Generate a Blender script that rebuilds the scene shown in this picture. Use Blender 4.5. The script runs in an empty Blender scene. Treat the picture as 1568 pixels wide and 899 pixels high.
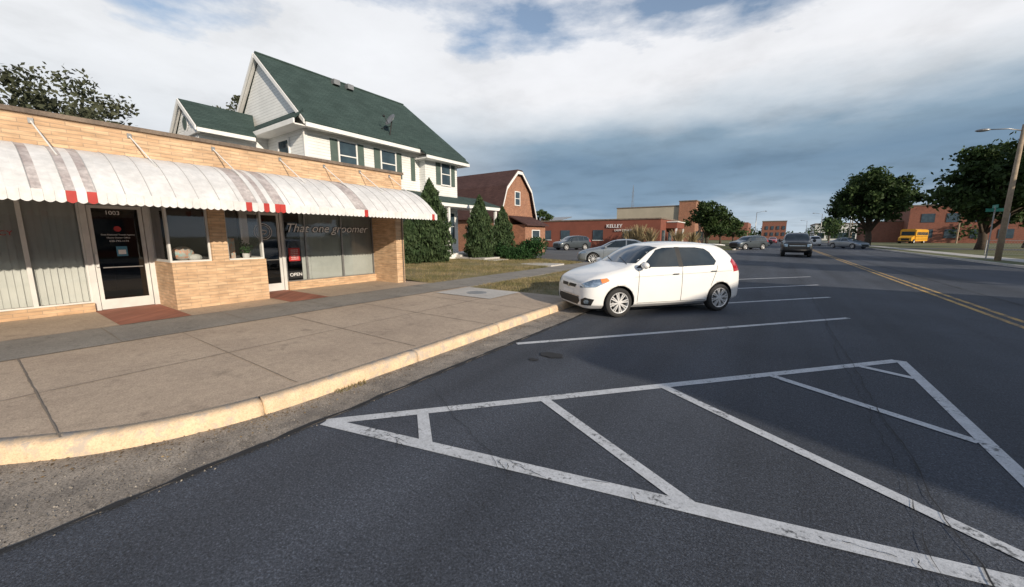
import bpy, bmesh, math, random
import numpy as np
from mathutils import Vector, Matrix
from mathutils.bvhtree import BVHTree
R=math.radians
random.seed(7); rng=np.random.default_rng(7)
sc=bpy.context.scene
COL=sc.collection

# ------------------------------------------------------------------ node helpers
def newmat(name):
    m=bpy.data.materials.new(name); m.use_nodes=True
    nt=m.node_tree; b=nt.nodes['Principled BSDF']
    return m,nt,b
def nd(nt,t,**k):
    n=nt.nodes.new(t)
    for a,v in k.items(): setattr(n,a,v)
    return n
def lk(nt,a,b): nt.links.new(a,b)
def ramp(nt,fac,stops):
    r=nd(nt,'ShaderNodeValToRGB')
    e=r.color_ramp.elements
    while len(e)<len(stops): e.new(.5)
    for i,(p,c) in enumerate(stops):
        e[i].position=p; e[i].color=(c[0],c[1],c[2],1) if not isinstance(c,(int,float)) else (c,c,c,1)
    lk(nt,fac,r.inputs[0]); return r.outputs[0]
def mix(nt,fac,a,b,mode='MIX'):
    n=nd(nt,'ShaderNodeMix',data_type='RGBA',blend_type=mode)
    for s,v in ((n.inputs[0],fac),(n.inputs[6],a),(n.inputs[7],b)):
        if isinstance(v,bpy.types.NodeSocket): lk(nt,v,s)
        elif isinstance(v,(int,float)): s.default_value=v if s==n.inputs[0] else (v,v,v,1)
        else: s.default_value=(v[0],v[1],v[2],1)
    return n.outputs[2]
def math_(nt,op,a,b=None,clamp=False):
    n=nd(nt,'ShaderNodeMath',operation=op); n.use_clamp=clamp
    for i,v in enumerate((a,b)):
        if v is None: continue
        if isinstance(v,bpy.types.NodeSocket): lk(nt,v,n.inputs[i])
        else: n.inputs[i].default_value=v
    return n.outputs[0]
def maprange(nt,v,a,b,c,d):
    n=nd(nt,'ShaderNodeMapRange'); lk(nt,v,n.inputs[0])
    for i,q in enumerate((a,b,c,d)): n.inputs[i+1].default_value=q
    return n.outputs[0]
def noise(nt,vec,scale,detail=4,rough=.55):
    n=nd(nt,'ShaderNodeTexNoise'); n.inputs['Scale'].default_value=scale
    n.inputs['Detail'].default_value=detail; n.inputs['Roughness'].default_value=rough
    if vec is not None: lk(nt,vec,n.inputs['Vector'])
    return n.outputs['Fac']
def bump(nt,b,h,strength,dist=.01):
    n=nd(nt,'ShaderNodeBump'); n.inputs['Strength'].default_value=strength; n.inputs['Distance'].default_value=dist
    lk(nt,h,n.inputs['Height']); lk(nt,n.outputs[0],b.inputs['Normal'])
def objc(nt): return nd(nt,'ShaderNodeTexCoord').outputs['Object']
def pm(name,c1,c2=None,scale=3,rough=.6,bmp=0,bscale=60,metal=0,coat=0,fine=0.0):
    m,nt,b=newmat(name)
    if c2 is None: c2=tuple(v*.82 for v in c1)
    v=objc(nt)
    f=ramp(nt,noise(nt,v,scale,6,.6),[(.35,0),(.65,1)])
    c=mix(nt,f,c1,c2)
    if fine>0:
        g=ramp(nt,noise(nt,v,bscale,3,.7),[(.3,1-fine),(.7,1+fine*.6)])
        c=mix(nt,1.0,c,g,'MULTIPLY')
    lk(nt,c,b.inputs['Base Color'])
    b.inputs['Roughness'].default_value=rough; b.inputs['Metallic'].default_value=metal
    b.inputs['Coat Weight'].default_value=coat; b.inputs['Coat Roughness'].default_value=.05
    if bmp: bump(nt,b,noise(nt,v,bscale,4,.6),bmp)
    return m

def asphalt_mat():
    m,nt,b=newmat('asphalt'); v=objc(nt)
    big=ramp(nt,noise(nt,v,.35,5,.6),[(.3,(.037,.044,.058)),(.7,(.060,.069,.088))])
    mp=nd(nt,'ShaderNodeMapping'); lk(nt,v,mp.inputs[0]); mp.inputs['Scale'].default_value=(1.6,.09,1)
    lane=ramp(nt,noise(nt,mp.outputs[0],.8,3,.5),[(.35,.82),(.65,1.25)])
    c=mix(nt,1,big,lane,'MULTIPLY')
    fine=ramp(nt,noise(nt,v,75,3,.85),[(.3,.25),(.45,.75),(.55,1.15),(.66,2.1),(.78,4.2)])
    c=mix(nt,1,c,fine,'MULTIPLY')
    mid=ramp(nt,noise(nt,v,22,4,.8),[(.3,.72),(.5,1.0),(.7,1.32)])
    c=mix(nt,1,c,mid,'MULTIPLY')
    st=ramp(nt,noise(nt,v,1.7,6,.65),[(.64,1),(.72,.6)])
    c=mix(nt,1,c,st,'MULTIPLY')
    lk(nt,c,b.inputs['Base Color']); b.inputs['Roughness'].default_value=.78
    b.inputs['Specular IOR Level'].default_value=.4
    h=math_(nt,'ADD',noise(nt,v,110,3,.75),math_(nt,'MULTIPLY',noise(nt,v,45,3,.7),.8))
    bump(nt,b,h,.9,.008); return m
def lot_mat():
    return pm('lot_asphalt',(.095,.10,.108),(.07,.074,.082),.6,.9,.4,60,fine=.4)
def concrete_mat(name,c1,c2,spk=.35,stain=.6,ns=.9):
    m,nt,b=newmat(name); v=objc(nt)
    c=mix(nt,ramp(nt,noise(nt,v,ns,7,.65),[(.35,0),(.65,1)]),c1,c2)
    c=mix(nt,1,c,ramp(nt,noise(nt,v,70,3,.8),[(.28,1-spk),(.5,1),(.72,1+spk*.8)]),'MULTIPLY')
    c=mix(nt,1,c,ramp(nt,noise(nt,v,3.3,6,.7),[(.57,1),(.72,stain)]),'MULTIPLY')
    c=mix(nt,1,c,ramp(nt,noise(nt,v,14,5,.75),[(.35,.88),(.65,1.1)]),'MULTIPLY')
    lk(nt,c,b.inputs['Base Color']); b.inputs['Roughness'].default_value=.88
    bump(nt,b,noise(nt,v,90,3,.7),.5,.005); return m
def brick_mat(name,c1,c2,mort,bw=.3,rh=.065,ms=.006,rough=.85):
    m,nt,b=newmat(name); v=objc(nt)
    s=nd(nt,'ShaderNodeSeparateXYZ'); lk(nt,v,s.inputs[0])
    cb=nd(nt,'ShaderNodeCombineXYZ'); lk(nt,math_(nt,'ADD',s.outputs[0],s.outputs[1]),cb.inputs[0]); lk(nt,s.outputs[2],cb.inputs[1])
    br=nd(nt,'ShaderNodeTexBrick'); lk(nt,cb.outputs[0],br.inputs['Vector'])
    br.inputs['Scale'].default_value=1; br.inputs['Brick Width'].default_value=bw; br.inputs['Row Height'].default_value=rh
    br.inputs['Mortar Size'].default_value=ms; br.inputs['Mortar Smooth'].default_value=.3; br.inputs['Bias'].default_value=0
    br.inputs['Color1'].default_value=(*c1,1); br.inputs['Color2'].default_value=(*c2,1); br.inputs['Mortar'].default_value=(*mort,1)
    c=mix(nt,1,br.outputs['Color'],ramp(nt,noise(nt,v,2.2,6,.7),[(.3,.82),(.7,1.12)]),'MULTIPLY')
    mp=nd(nt,'ShaderNodeMapping'); lk(nt,cb.outputs[0],mp.inputs[0]); mp.inputs['Scale'].default_value=(1/bw,1/rh,1)
    c=mix(nt,1,c,ramp(nt,noise(nt,mp.outputs[0],1.1,1,.5),[(.3,.80),(.7,1.16)]),'MULTIPLY')
    lk(nt,c,b.inputs['Base Color']); b.inputs['Roughness'].default_value=rough
    bump(nt,b,math_(nt,'SUBTRACT',1,br.outputs['Fac']),.6,.008); return m
def siding_mat(name,c,pitch=.13):
    m,nt,b=newmat(name); v=objc(nt)
    s=nd(nt,'ShaderNodeSeparateXYZ'); lk(nt,v,s.inputs[0])
    fr=math_(nt,'FRACT',math_(nt,'DIVIDE',s.outputs[2],pitch))
    ln=ramp(nt,fr,[(0,.45),(.1,.95),(.2,1),(1,1)])
    cc=mix(nt,1,c,ln,'MULTIPLY')
    cc=mix(nt,1,cc,ramp(nt,noise(nt,v,1.3,5,.6),[(.3,.88),(.7,1.03)]),'MULTIPLY')
    lk(nt,cc,b.inputs['Base Color']); b.inputs['Roughness'].default_value=.55
    bump(nt,b,math_(nt,'SUBTRACT',1,fr),.8,.02); return m
def shingle_mat(name,c1,c2,pitch=.14):
    m,nt,b=newmat(name); v=objc(nt)
    s=nd(nt,'ShaderNodeSeparateXYZ'); lk(nt,v,s.inputs[0])
    cb=nd(nt,'ShaderNodeCombineXYZ'); lk(nt,math_(nt,'ADD',s.outputs[0],s.outputs[1]),cb.inputs[0]); lk(nt,s.outputs[2],cb.inputs[1])
    br=nd(nt,'ShaderNodeTexBrick'); lk(nt,cb.outputs[0],br.inputs['Vector'])
    br.inputs['Scale'].default_value=1; br.inputs['Brick Width'].default_value=.33; br.inputs['Row Height'].default_value=pitch*.7
    br.inputs['Mortar Size'].default_value=.006
    br.inputs['Color1'].default_value=(*c1,1); br.inputs['Color2'].default_value=(*c2,1); br.inputs['Mortar'].default_value=(c1[0]*.5,c1[1]*.5,c1[2]*.5,1)
    c=mix(nt,1,br.outputs['Color'],ramp(nt,noise(nt,v,1.1,5,.6),[(.3,.85),(.7,1.15)]),'MULTIPLY')
    c=mix(nt,1,c,ramp(nt,noise(nt,v,40,2,.7),[(.3,.8),(.7,1.2)]),'MULTIPLY')
    lk(nt,c,b.inputs['Base Color']); b.inputs['Roughness'].default_value=.95; b.inputs['Specular IOR Level'].default_value=.2
    return m
def foliage_mat(name,c1,c2,scale=.6):
    m,nt,b=newmat(name); v=objc(nt)
    c=mix(nt,ramp(nt,noise(nt,v,scale,4,.6),[(.35,0),(.65,1)]),c1,c2)
    g=nd(nt,'ShaderNodeNewGeometry')
    c=mix(nt,1,c,ramp(nt,g.outputs['Random Per Island'],[(0,.55),(1,1.45)]),'MULTIPLY')
    lk(nt,c,b.inputs['Base Color']); b.inputs['Roughness'].default_value=.7; b.inputs['Specular IOR Level'].default_value=.25
    tr=nd(nt,'ShaderNodeBsdfTranslucent'); lk(nt,c,tr.inputs[0])
    ms=nd(nt,'ShaderNodeMixShader'); ms.inputs[0].default_value=.25
    lk(nt,b.outputs[0],ms.inputs[1]); lk(nt,tr.outputs[0],ms.inputs[2])
    lk(nt,ms.outputs[0],nt.nodes['Material Output'].inputs[0]); return m
def glass_mat(name,tint=(.75,.8,.8),base=.06):
    m,nt,b=newmat(name); nt.nodes.remove(b)
    t=nd(nt,'ShaderNodeBsdfTransparent'); t.inputs[0].default_value=(*tint,1)
    g=nd(nt,'ShaderNodeBsdfGlossy'); g.inputs['Roughness'].default_value=.03
    f=nd(nt,'ShaderNodeFresnel'); f.inputs[0].default_value=1.5
    ms=nd(nt,'ShaderNodeMixShader'); lk(nt,math_(nt,'ADD',f.outputs[0],base,True),ms.inputs[0])
    lk(nt,t.outputs[0],ms.inputs[1]); lk(nt,g.outputs[0],ms.inputs[2]); lk(nt,ms.outputs[0],nt.nodes['Material Output'].inputs[0])
    return m
def worn_paint(name,c,under,thr=.62,fs=26):
    m,nt,b=newmat(name); v=objc(nt)
    n=math_(nt,'ADD',math_(nt,'MULTIPLY',noise(nt,v,fs,5,.75),.6),math_(nt,'MULTIPLY',noise(nt,v,2.5,4,.6),.4))
    f=ramp(nt,n,[(thr-.06,0),(thr+.02,1)])
    c0=mix(nt,1,c,ramp(nt,noise(nt,v,7,5,.7),[(.3,.78),(.7,1.05)]),'MULTIPLY')
    c0=mix(nt,1,c0,ramp(nt,noise(nt,v,70,3,.8),[(.3,.7),(.5,1),(.7,1.1)]),'MULTIPLY')
    lk(nt,mix(nt,f,c0,under),b.inputs['Base Color']); b.inputs['Roughness'].default_value=.75
    bump(nt,b,noise(nt,v,110,3,.7),.4,.004); return m

# ------------------------------------------------------------------ materials
M={}
M['asphalt']=asphalt_mat(); M['lot']=lot_mat()
M['paint']=worn_paint('road_paint_white',(.55,.57,.60),(.09,.095,.10),.60)
M['yellow']=worn_paint('road_paint_yellow',(.58,.36,.10),(.08,.08,.08),.54)
M['crack']=pm('crack_sealant',(.012,.013,.015),(.022,.023,.026),5,.8)
M['walk']=concrete_mat('sidewalk_concrete',(.46,.365,.275),(.37,.29,.22),.4,.68)
M['walkgrey']=concrete_mat('old_concrete',(.27,.25,.22),(.20,.185,.165))
M['walklight']=concrete_mat('new_concrete',(.52,.50,.47),(.42,.40,.37),.2,.8)
M['gutter']=concrete_mat('gutter_concrete',(.34,.295,.245),(.17,.15,.13),.75,.35,2.6)
M['kerb']=worn_paint('kerb_faded_paint',(.74,.55,.36),(.46,.39,.32),.56,9)
M['joint']=pm('joint_dark',(.17,.14,.11),(.23,.19,.15),2,.9)
M['red_tile']=brick_mat('terracotta_pad',(.33,.13,.085),(.28,.11,.075),(.2,.1,.07),.2,.1,.004)
M['grass']=pm('lawn_grass_ground',(.15,.135,.05),(.27,.215,.12),1.3,.95,.6,30,fine=.4)
M['grassg']=pm('green_grass_ground',(.07,.095,.03),(.16,.145,.065),.25,.95,.5,20,fine=.3)
M['brick']=brick_mat('tan_roman_brick',(.62,.43,.27),(.53,.345,.205),(.40,.29,.20),.33,.062,.005)
M['redbrick']=brick_mat('red_brick',(.26,.085,.05),(.20,.065,.04),(.25,.18,.14),.22,.075,.008)
M['orbrick']=brick_mat('orange_brick',(.36,.16,.09),(.28,.12,.07),(.32,.24,.18),.22,.075,.008)
M['stucco_red']=pm('red_brown_brick_far',(.22,.07,.045),(.18,.058,.038),.8,.85,.3,25,fine=.2)
M['beige']=pm('beige_stucco',(.42,.37,.29),(.36,.32,.25),.4,.85)
M['coping']=pm('coping_stone',(.22,.17,.13),(.13,.10,.08),3,.85,.4,30,fine=.3)
M['tar']=pm('flat_roof',(.16,.15,.14),(.1,.1,.1),1,.95)
M['white']=pm('white_painted_metal',(.72,.72,.70),(.60,.60,.59),2,.45)
M['awn']=pm('awning_white',(.74,.74,.74),(.60,.60,.60),1.6,.42,fine=.12,bscale=9)
M['awnold']=pm('awning_faded_stripe',(.56,.52,.51),(.36,.31,.305),3,.5,fine=.3,bscale=14)
M['awnred']=pm('awning_red',(.48,.05,.04),(.38,.035,.03),3,.45)
M['awnrib']=pm('awning_seam',(.42,.42,.42),(.36,.36,.36),3,.5)
M['alu']=pm('white_aluminium_frame',(.66,.66,.64),(.56,.56,.55),3,.4)
M['darkin']=pm('dark_interior',(.045,.042,.04),(.03,.03,.028),2,.9)
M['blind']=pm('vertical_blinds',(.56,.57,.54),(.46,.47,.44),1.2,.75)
M['blindg']=pm('vertical_blinds_grey',(.40,.42,.40),(.32,.34,.32),1.2,.75)  # greyer blinds, so the white window lettering stands out
M['glass']=glass_mat('shop_glass',(.96,.97,.97),.05)
M['dglass']=glass_mat('tinted_glass',(.22,.24,.25),.04)
M['siding']=siding_mat('white_siding',(.74,.75,.74))
M['trim']=pm('white_trim',(.78,.78,.77),(.70,.70,.69),2,.5)
M['shutter']=pm('green_shutter',(.08,.115,.10),(.06,.09,.08),4,.6)
M['groof']=shingle_mat('green_shingles',(.038,.062,.058),(.050,.078,.073))
M['broof']=shingle_mat('maroon_shingles',(.085,.048,.045),(.065,.037,.036))
M['win']=pm('window_glass_dark',(.05,.08,.10),(.03,.045,.06),1.5,.06)
M['bark']=pm('bark',(.09,.065,.045),(.05,.038,.028),6,.9,.8,25,fine=.3)
M['leafA']=foliage_mat('leaves_dark_green',(.026,.052,.016),(.055,.088,.026))
M['leafB']=foliage_mat('leaves_olive',(.055,.065,.036),(.095,.10,.062))
M['leafC']=foliage_mat('arborvitae_foliage',(.035,.066,.026),(.07,.105,.045),2.5)
M['leafD']=foliage_mat('bush_leaves',(.02,.06,.018),(.035,.085,.025),3)
M['pampas']=foliage_mat('dry_ornamental_grass',(.40,.32,.2),(.28,.23,.12),2)
M['blade']=foliage_mat('grass_blades',(.16,.15,.06),(.33,.26,.14),1.3)
M['debris']=foliage_mat('dead_leaves',(.13,.085,.045),(.26,.19,.10),3)
M['grit']=foliage_mat('gravel_grit',(.12,.11,.10),(.34,.31,.27),9)
M['metal']=pm('galvanised_metal',(.34,.34,.34),(.26,.26,.26),5,.4,metal=.6)
M['wood']=pm('weathered_wood_pole',(.36,.28,.20),(.26,.20,.14),6,.85,.4,30,fine=.2)
M['black']=pm('black_plastic',(.015,.015,.016),(.01,.01,.011),5,.5)
M['well']=pm('wheel_well',(.006,.006,.006),(.004,.004,.004),5,.95)
M['rubber']=pm('tyre_rubber',(.022,.022,.023),(.03,.029,.028),8,.85)
M['rim']=pm('alloy_rim',(.74,.74,.74),(.64,.64,.64),8,.3,metal=.25)
M['carglass']=pm('car_glass',(.018,.026,.03),(.010,.014,.016),3,.04,coat=1)
M['pwhite']=pm('car_paint_white',(.80,.80,.79),(.76,.76,.75),1.4,.35,coat=.8)
M['psilver']=pm('car_paint_silver',(.30,.33,.36),(.26,.29,.32),1.4,.35,metal=.5,coat=.8)
M['pblack']=pm('car_paint_black',(.012,.012,.014),(.008,.009,.010),2,.4,coat=.5)
M['pgrey']=pm('car_paint_dark_grey',(.06,.075,.085),(.05,.06,.07),2,.35,metal=.4,coat=.8)
M['pred']=pm('car_paint_red',(.28,.02,.02),(.22,.015,.015),2,.35,coat=.8)
M['pyellow']=pm('bus_yellow',(.72,.36,.02),(.62,.30,.02),2,.45,coat=.3)
M['lamp']=pm('headlamp_lens',(.36,.46,.56),(.14,.20,.27),14,.08,metal=.6,coat=1)
M['amber']=pm('indicator_amber',(.75,.22,.04),(.6,.16,.03),9,.2,coat=1)
M['tail']=pm('tail_lamp_red',(.42,.015,.02),(.30,.01,.015),9,.15,coat=1)
M['chrome']=pm('chrome',(.75,.75,.76),(.6,.6,.62),9,.12,metal=1)
M['signw']=pm('sign_white',(.82,.82,.82),(.78,.78,.78),4,.5)
M['signred']=pm('sign_red',(.45,.03,.03),(.38,.03,.03),4,.5)
M['signblue']=pm('sign_blue',(.08,.28,.42),(.06,.22,.35),4,.5)
M['signgreen']=pm('street_sign_green',(.02,.22,.16),(.02,.18,.13),4,.5)
M['orange']=pm('display_orange',(.65,.25,.12),(.3,.5,.5),14,.6)

# ------------------------------------------------------------------ mesh builder
class MB:
    def __init__(s): s.v=[]; s.f=[]; s.m=[]; s.ml=[]
    def mi(s,k):
        m=M[k]
        if m not in s.ml: s.ml.append(m)
        return s.ml.index(m)
    def add(s,vs,fs,k):
        o=len(s.v); i=s.mi(k); s.v+= [tuple(v) for v in vs]
        for f in fs: s.f.append([o+a for a in f]); s.m.append(i)
    def box(s,x0,x1,y0,y1,z0,z1,k):
        s.add([(x0,y0,z0),(x1,y0,z0),(x1,y1,z0),(x0,y1,z0),(x0,y0,z1),(x1,y0,z1),(x1,y1,z1),(x0,y1,z1)],
              [(0,3,2,1),(4,5,6,7),(0,1,5,4),(1,2,6,5),(2,3,7,6),(3,0,4,7)],k)
    def sheet(s,poly,z,k):
        s.add([(p[0],p[1],z if len(p)<3 else p[2]) for p in poly],[list(range(len(poly)))],k)
    def slab(s,poly,vec,k):
        n=len(poly); vec=Vector(vec)
        vs=[Vector(p) for p in poly]+[Vector(p)+vec for p in poly]
        fs=[list(range(n)),[2*n-1-i for i in range(n)]]+[[i,i+n,(i+1)%n+n,(i+1)%n] for i in range(n)]
        s.add(vs,fs,k)
    def tube(s,pts,rad,k,n=8,cap=True):
        pts=[Vector(p) for p in pts]
        if isinstance(rad,(int,float)): rad=[rad]*len(pts)
        vs=[];fs=[]
        for i,p in enumerate(pts):
            d=(pts[min(i+1,len(pts)-1)]-pts[max(i-1,0)]).normalized()
            a=d.cross(Vector((0,0,1)))
            if a.length<.1: a=d.cross(Vector((1,0,0)))
            a.normalize(); b=d.cross(a)
            for j in range(n):
                t=2*math.pi*j/n; vs.append(p+a*math.cos(t)*rad[i]+b*math.sin(t)*rad[i])
        for i in range(len(pts)-1):
            for j in range(n):
                fs.append((i*n+j,i*n+(j+1)%n,(i+1)*n+(j+1)%n,(i+1)*n+j))
        if cap: fs.append(list(range(n))[::-1]); fs.append([(len(pts)-1)*n+j for j in range(n)])
        s.add(vs,fs,k)
    def lathe(s,prof,c,k,n=28,axis='y',sgn=1):
        vs=[];fs=[]
        for r,y in prof:
            for j in range(n):
                t=2*math.pi*j/n
                if axis=='y': vs.append((c[0]+r*math.cos(t),c[1]+sgn*y,c[2]+r*math.sin(t)))
                else: vs.append((c[0]+r*math.cos(t),c[1]+r*math.sin(t),c[2]+sgn*y))
        for i in range(len(prof)-1):
            for j in range(n): fs.append((i*n+j,i*n+(j+1)%n,(i+1)*n+(j+1)%n,(i+1)*n+j))
        s.add(vs,fs,k)
    def ball(s,c,r,k,nu=12,nv=8):
        vs=[];fs=[]
        for i in range(nv+1):
            a=math.pi*i/nv
            for j in range(nu):
                t=2*math.pi*j/nu
                vs.append((c[0]+r[0]*math.sin(a)*math.cos(t),c[1]+r[1]*math.sin(a)*math.sin(t),c[2]+r[2]*math.cos(a)))
        for i in range(nv):
            for j in range(nu): fs.append((i*nu+j,i*nu+(j+1)%nu,(i+1)*nu+(j+1)%nu,(i+1)*nu+j))
        s.add(vs,fs,k)
    def line(s,p,q,w,z,k):
        p=Vector(p[:2]);q=Vector(q[:2]);d=(q-p).normalized();n=Vector((-d.y,d.x))*w/2
        s.sheet([p-n,q-n,q+n,p+n],z,k)
    def build(s,name,parent=None,smooth=False):
        me=bpy.data.meshes.new(name); me.from_pydata(s.v,[],s.f)
        for m in s.ml: me.materials.append(m)
        me.polygons.foreach_set('material_index',s.m)
        if smooth: me.polygons.foreach_set('use_smooth',[True]*len(s.f))
        me.update()
        o=bpy.data.objects.new(name,me); COL.objects.link(o)
        if parent: o.parent=parent
        return o
def empty(name,loc=(0,0,0),rz=0):
    e=bpy.data.objects.new(name,None); e.location=loc; e.rotation_euler=(0,0,rz); e.empty_display_size=.5
    COL.objects.link(e); return e
def text(body,size,loc,rot,k,parent,name,align='CENTER',ext=.002,shear=0,offset=0):
    c=bpy.data.curves.new(name,'FONT'); c.body=body; c.size=size; c.align_x=align; c.extrude=ext; c.shear=shear; c.offset=offset
    c.materials.append(M[k])
    o=bpy.data.objects.new(name,c); o.location=loc; o.rotation_euler=rot; COL.objects.link(o); o.parent=parent; return o
RX=(R(90),0,R(90)); RY=(R(90),0,0)
def catmull(P,n=6):
    out=[]
    for i in range(len(P)-1):
        p0=Vector(P[max(i-1,0)]);p1=Vector(P[i]);p2=Vector(P[i+1]);p3=Vector(P[min(i+2,len(P)-1)])
        for j in range(n):
            t=j/n
            out.append(.5*((2*p1)+(p2-p0)*t+(2*p0-5*p1+4*p2-p3)*t*t+(3*p1-p0-3*p2+p3)*t**3))
    out.append(Vector(P[-1])); return out

# ------------------------------------------------------------------ ground & roads
b=MB(); b.sheet([(-1500,-1500),(1500,-1500),(1500,1500),(-1500,1500)],-.04,'grassg'); b.build('ground')
b=MB()
b.sheet([(-3.12,-60),(10.5,-60),(10.5,700),(-3.12,700)],0,'asphalt')
b.sheet([(-60,-20),(-3.12,-20),(-3.12,-8),(-60,-8)],0,'asphalt')
b.sheet([(-60,-8),(-10,-8),(-10,2),(-60,2)],0,'asphalt')
road=b.build('road')
b=MB(); b.sheet([(-60,20.5),(-3.12,20.5),(-3.12,51),(-60,51)],0,'lot'); b.sheet([(-3.7,51),(-3.12,51),(-3.12,400),(-3.7,400)],0,'gutter'); b.build('parking_lot')
b=MB(); b.sheet([(-10,-8),(-3.12,-8),(-3.12,20.5),(-10,20.5)],0,'gutter'); b.build('gutter')
# markings
b=MB(); Z=.004
A=(-3.08,1.6); B_=(1.45,6.70)
b.line(A,B_,.105,Z,'paint'); b.line((1.49,6.72),(1.52,2.62),.105,Z+.001,'paint'); b.line(A,(1.55,2.70),.115,Z+.002,'paint')
for p,q in (((-2.50,2.19),(-2.10,1.86)),((-1.74,3.08),(-.27,2.28)),((-.85,4.09),(1.36,2.72)),((.10,5.14),(1.46,4.33)),((1.02,6.14),(1.45,5.95))):
    b.line(p,q,.10,Z+.003,'paint')
for k in range(30):
    y=4.55+3.12*k
    if 17<y<49: continue
    b.line((-3.05,y),(1.35,y+5.22),.10,Z,'paint')
for k in range(14):
    y=50+3.2*k
    b.line((10.2,y),(6.6,y+4.2),.10,Z,'paint')
b.build('parking_markings')
b=MB()
for x in (3.78,4.02):
    b.line((x,-40),(x,400),.10,Z,'yellow')
b.build('centre_line')
b=MB()
def crack(p,q,w,n,amp,z=.012,k='crack'):
    p=Vector(p);q=Vector(q);d=(q-p);nn=Vector((-d.y,d.x)).normalized()
    L=[];Rr=[];off=0
    for i in range(n+1):
        off=off*.75+random.uniform(-amp,amp)
        c=p+d*i/n+nn*off; ww=w*random.uniform(.35,1.3)/2
        L.append(c+nn*ww); Rr.append(c-nn*ww)
    for i in range(n): b.sheet([Rr[i],Rr[i+1],L[i+1],L[i]],z,k)
crack((-3.12,-8),(-3.12,20.5),.05,260,.010)
crack((.95,1.2),(.95,30),.008,260,.014); crack((.80,2),(.90,9),.005,90,.02)
crack((4.9,6),(4.9,60),.03,200,.02)
crack((-3,8.6),(9,9.6),.010,120,.03); crack((-3,15.2),(10,15.6),.014,120,.03)
crack((-3.0,2.7),(-1.4,1.9),.004,30,.02)
for i in range(14):
    t=random.uniform(.05,.98); x=A[0]+(1.55-A[0])*t; y=A[1]+(2.70-A[1])*t; a=random.uniform(0,6.28)
    crack((x,y),(x+.22*math.cos(a),y+.12*math.sin(a)),.005,12,.008,.0135)
b.build('road_cracks')
b=MB()
for (x,y,r) in ((-2.35,4.35,.12),(-2.45,4.05,.05)):
    b.sheet([(x+r*1.5*math.cos(t*.35)*random.uniform(.75,1.1),y+r*math.sin(t*.35)*random.uniform(.75,1.1)) for t in range(18)],.0115,'crack')
b.build('tar_spots')
# kerb
KP=[(-30,-2.4),(-9,-2.4),(-7.2,-2.05),(-6,-1.45),(-5.1,-.75),(-4.4,-.08),(-3.98,.42),(-3.74,.98),(-3.64,1.6),(-3.64,3),(-3.69,6),(-3.7,9),(-3.7,14),(-3.7,20.3)]
K=catmull(KP,8)
def resample(P,step):
    out=[P[0]];acc=0
    for i in range(1,len(P)):
        a=P[i-1];c=P[i];d=(c-a).length
        while acc+d>=step:
            t=(step-acc)/d; a=a+(c-a)*t; out.append(a.copy()); d=(c-a).length; acc=0
        acc+=d
    out.append(P[-1]); return out
K=resample(K,.06)
def normals(P):
    N=[]
    for i in range(len(P)):
        d=(P[min(i+1,len(P)-1)]-P[max(i-1,0)]).normalized(); N.append(Vector((-d.y,d.x)))
    return N
KN=normals(K)
b=MB(); seg=30
prof=[(0,0),(.005,.07),(.018,.105),(.034,.124),(.058,.132),(.15,.136),(.16,.12),(.16,-.02)]
i=0
while i<len(K)-1:
    j=min(i+seg,len(K)-1); vs=[];fs=[]
    idx=list(range(i,j+1))
    jit=random.uniform(-.006,.006)
    for q,t in enumerate(idx):
        p=K[t].copy()
        if q==0: p=p+(K[t+1]-K[t])*.12
        if q==len(idx)-1: p=p-(K[t]-K[t-1])*.12
        chip=random.uniform(.006,.02) if random.random()<.10 else 0
        for pi,(o_,z) in enumerate(prof):
            o2=o_; z2=z
            if pi in (2,3,4): o2+=chip*.8+random.uniform(-.0015,.0015); z2-=chip*.6
            w=p+KN[t]*(o2+jit); vs.append((w.x,w.y,z2+random.uniform(-.001,.001)))
    n=len(prof)
    for a in range(len(idx)-1):
        for c in range(n-1): fs.append((a*n+c,(a+1)*n+c,(a+1)*n+c+1,a*n+c+1))
    fs.append(list(range(n))); fs.append([(len(idx)-1)*n+c for c in range(n)][::-1])
    b.add(vs,fs,'kerb'); i=j
b.build('kerb',smooth=True)
b=MB()
b.box(-3.86,-3.7,51,400,-.02,.13,'walklight'); b.box(10.5,10.66,-60,400,-.02,.13,'walklight'); b.box(-30,-3.86,20.32,20.48,-.02,.13,'walklight')
b.build('kerb')
# sidewalk
back=[K[i]+KN[i]*.155 for i in range(len(K)) if K[i].y<8.3 ]
b=MB()
poly=[(p.x,p.y) for p in back]+[(-3.855,8.3),(-30,8.3)]
b.sheet(poly,.13,'walk')
b.sheet([(-8.85,-2),(-7.4,-1.9),(-7.4,8.3),(-8.85,8.3)],.134,'walkgrey')
b.box(-8.85,-7.3,8.3,20.3,-.02,.132,'walkgrey')
def jl(p,q,w,z):
    p=Vector(p);q=Vector(q);d=q-p;n=max(4,int(d.length/.12));nn=Vector((-d.y,d.x)).normalized();L=[];Q=[]
    for i in range(n+1):
        c=p+d*i/n+nn*random.uniform(-.003,.003); ww=w*random.uniform(.3,.7); L.append(c+nn*ww);Q.append(c-nn*ww)
    for i in range(n): b.sheet([Q[i],Q[i+1],L[i+1],L[i]],z,'joint')
for y in (.2,1.75,3.3,4.85,6.4,7.9):
    x1=-3.86 if y>1.4 else -4.2
    jl((-7.39,y),(x1,y+random.uniform(-.03,.03)),.011,.1375)
jl((-5.6,-.2),(-5.62,8.3),.011,.1385)
for y in (-.5,1.1,2.7,4.3,5.9,7.5,9.1,10.7,12.3,13.9,15.5,17.1,18.7): jl((-8.85,y),(-7.4,y),.012,.1395)
jl((-7.4,-1.8),(-7.4,8.3),.016,.1405); jl((-8.85,-1.8),(-8.85,8.3),.016,.1405)
b.sheet([(-7.2,6.9),(-5.4,6.9),(-5.4,8.2),(-7.2,8.2)],.1420,'walklight')
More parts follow.
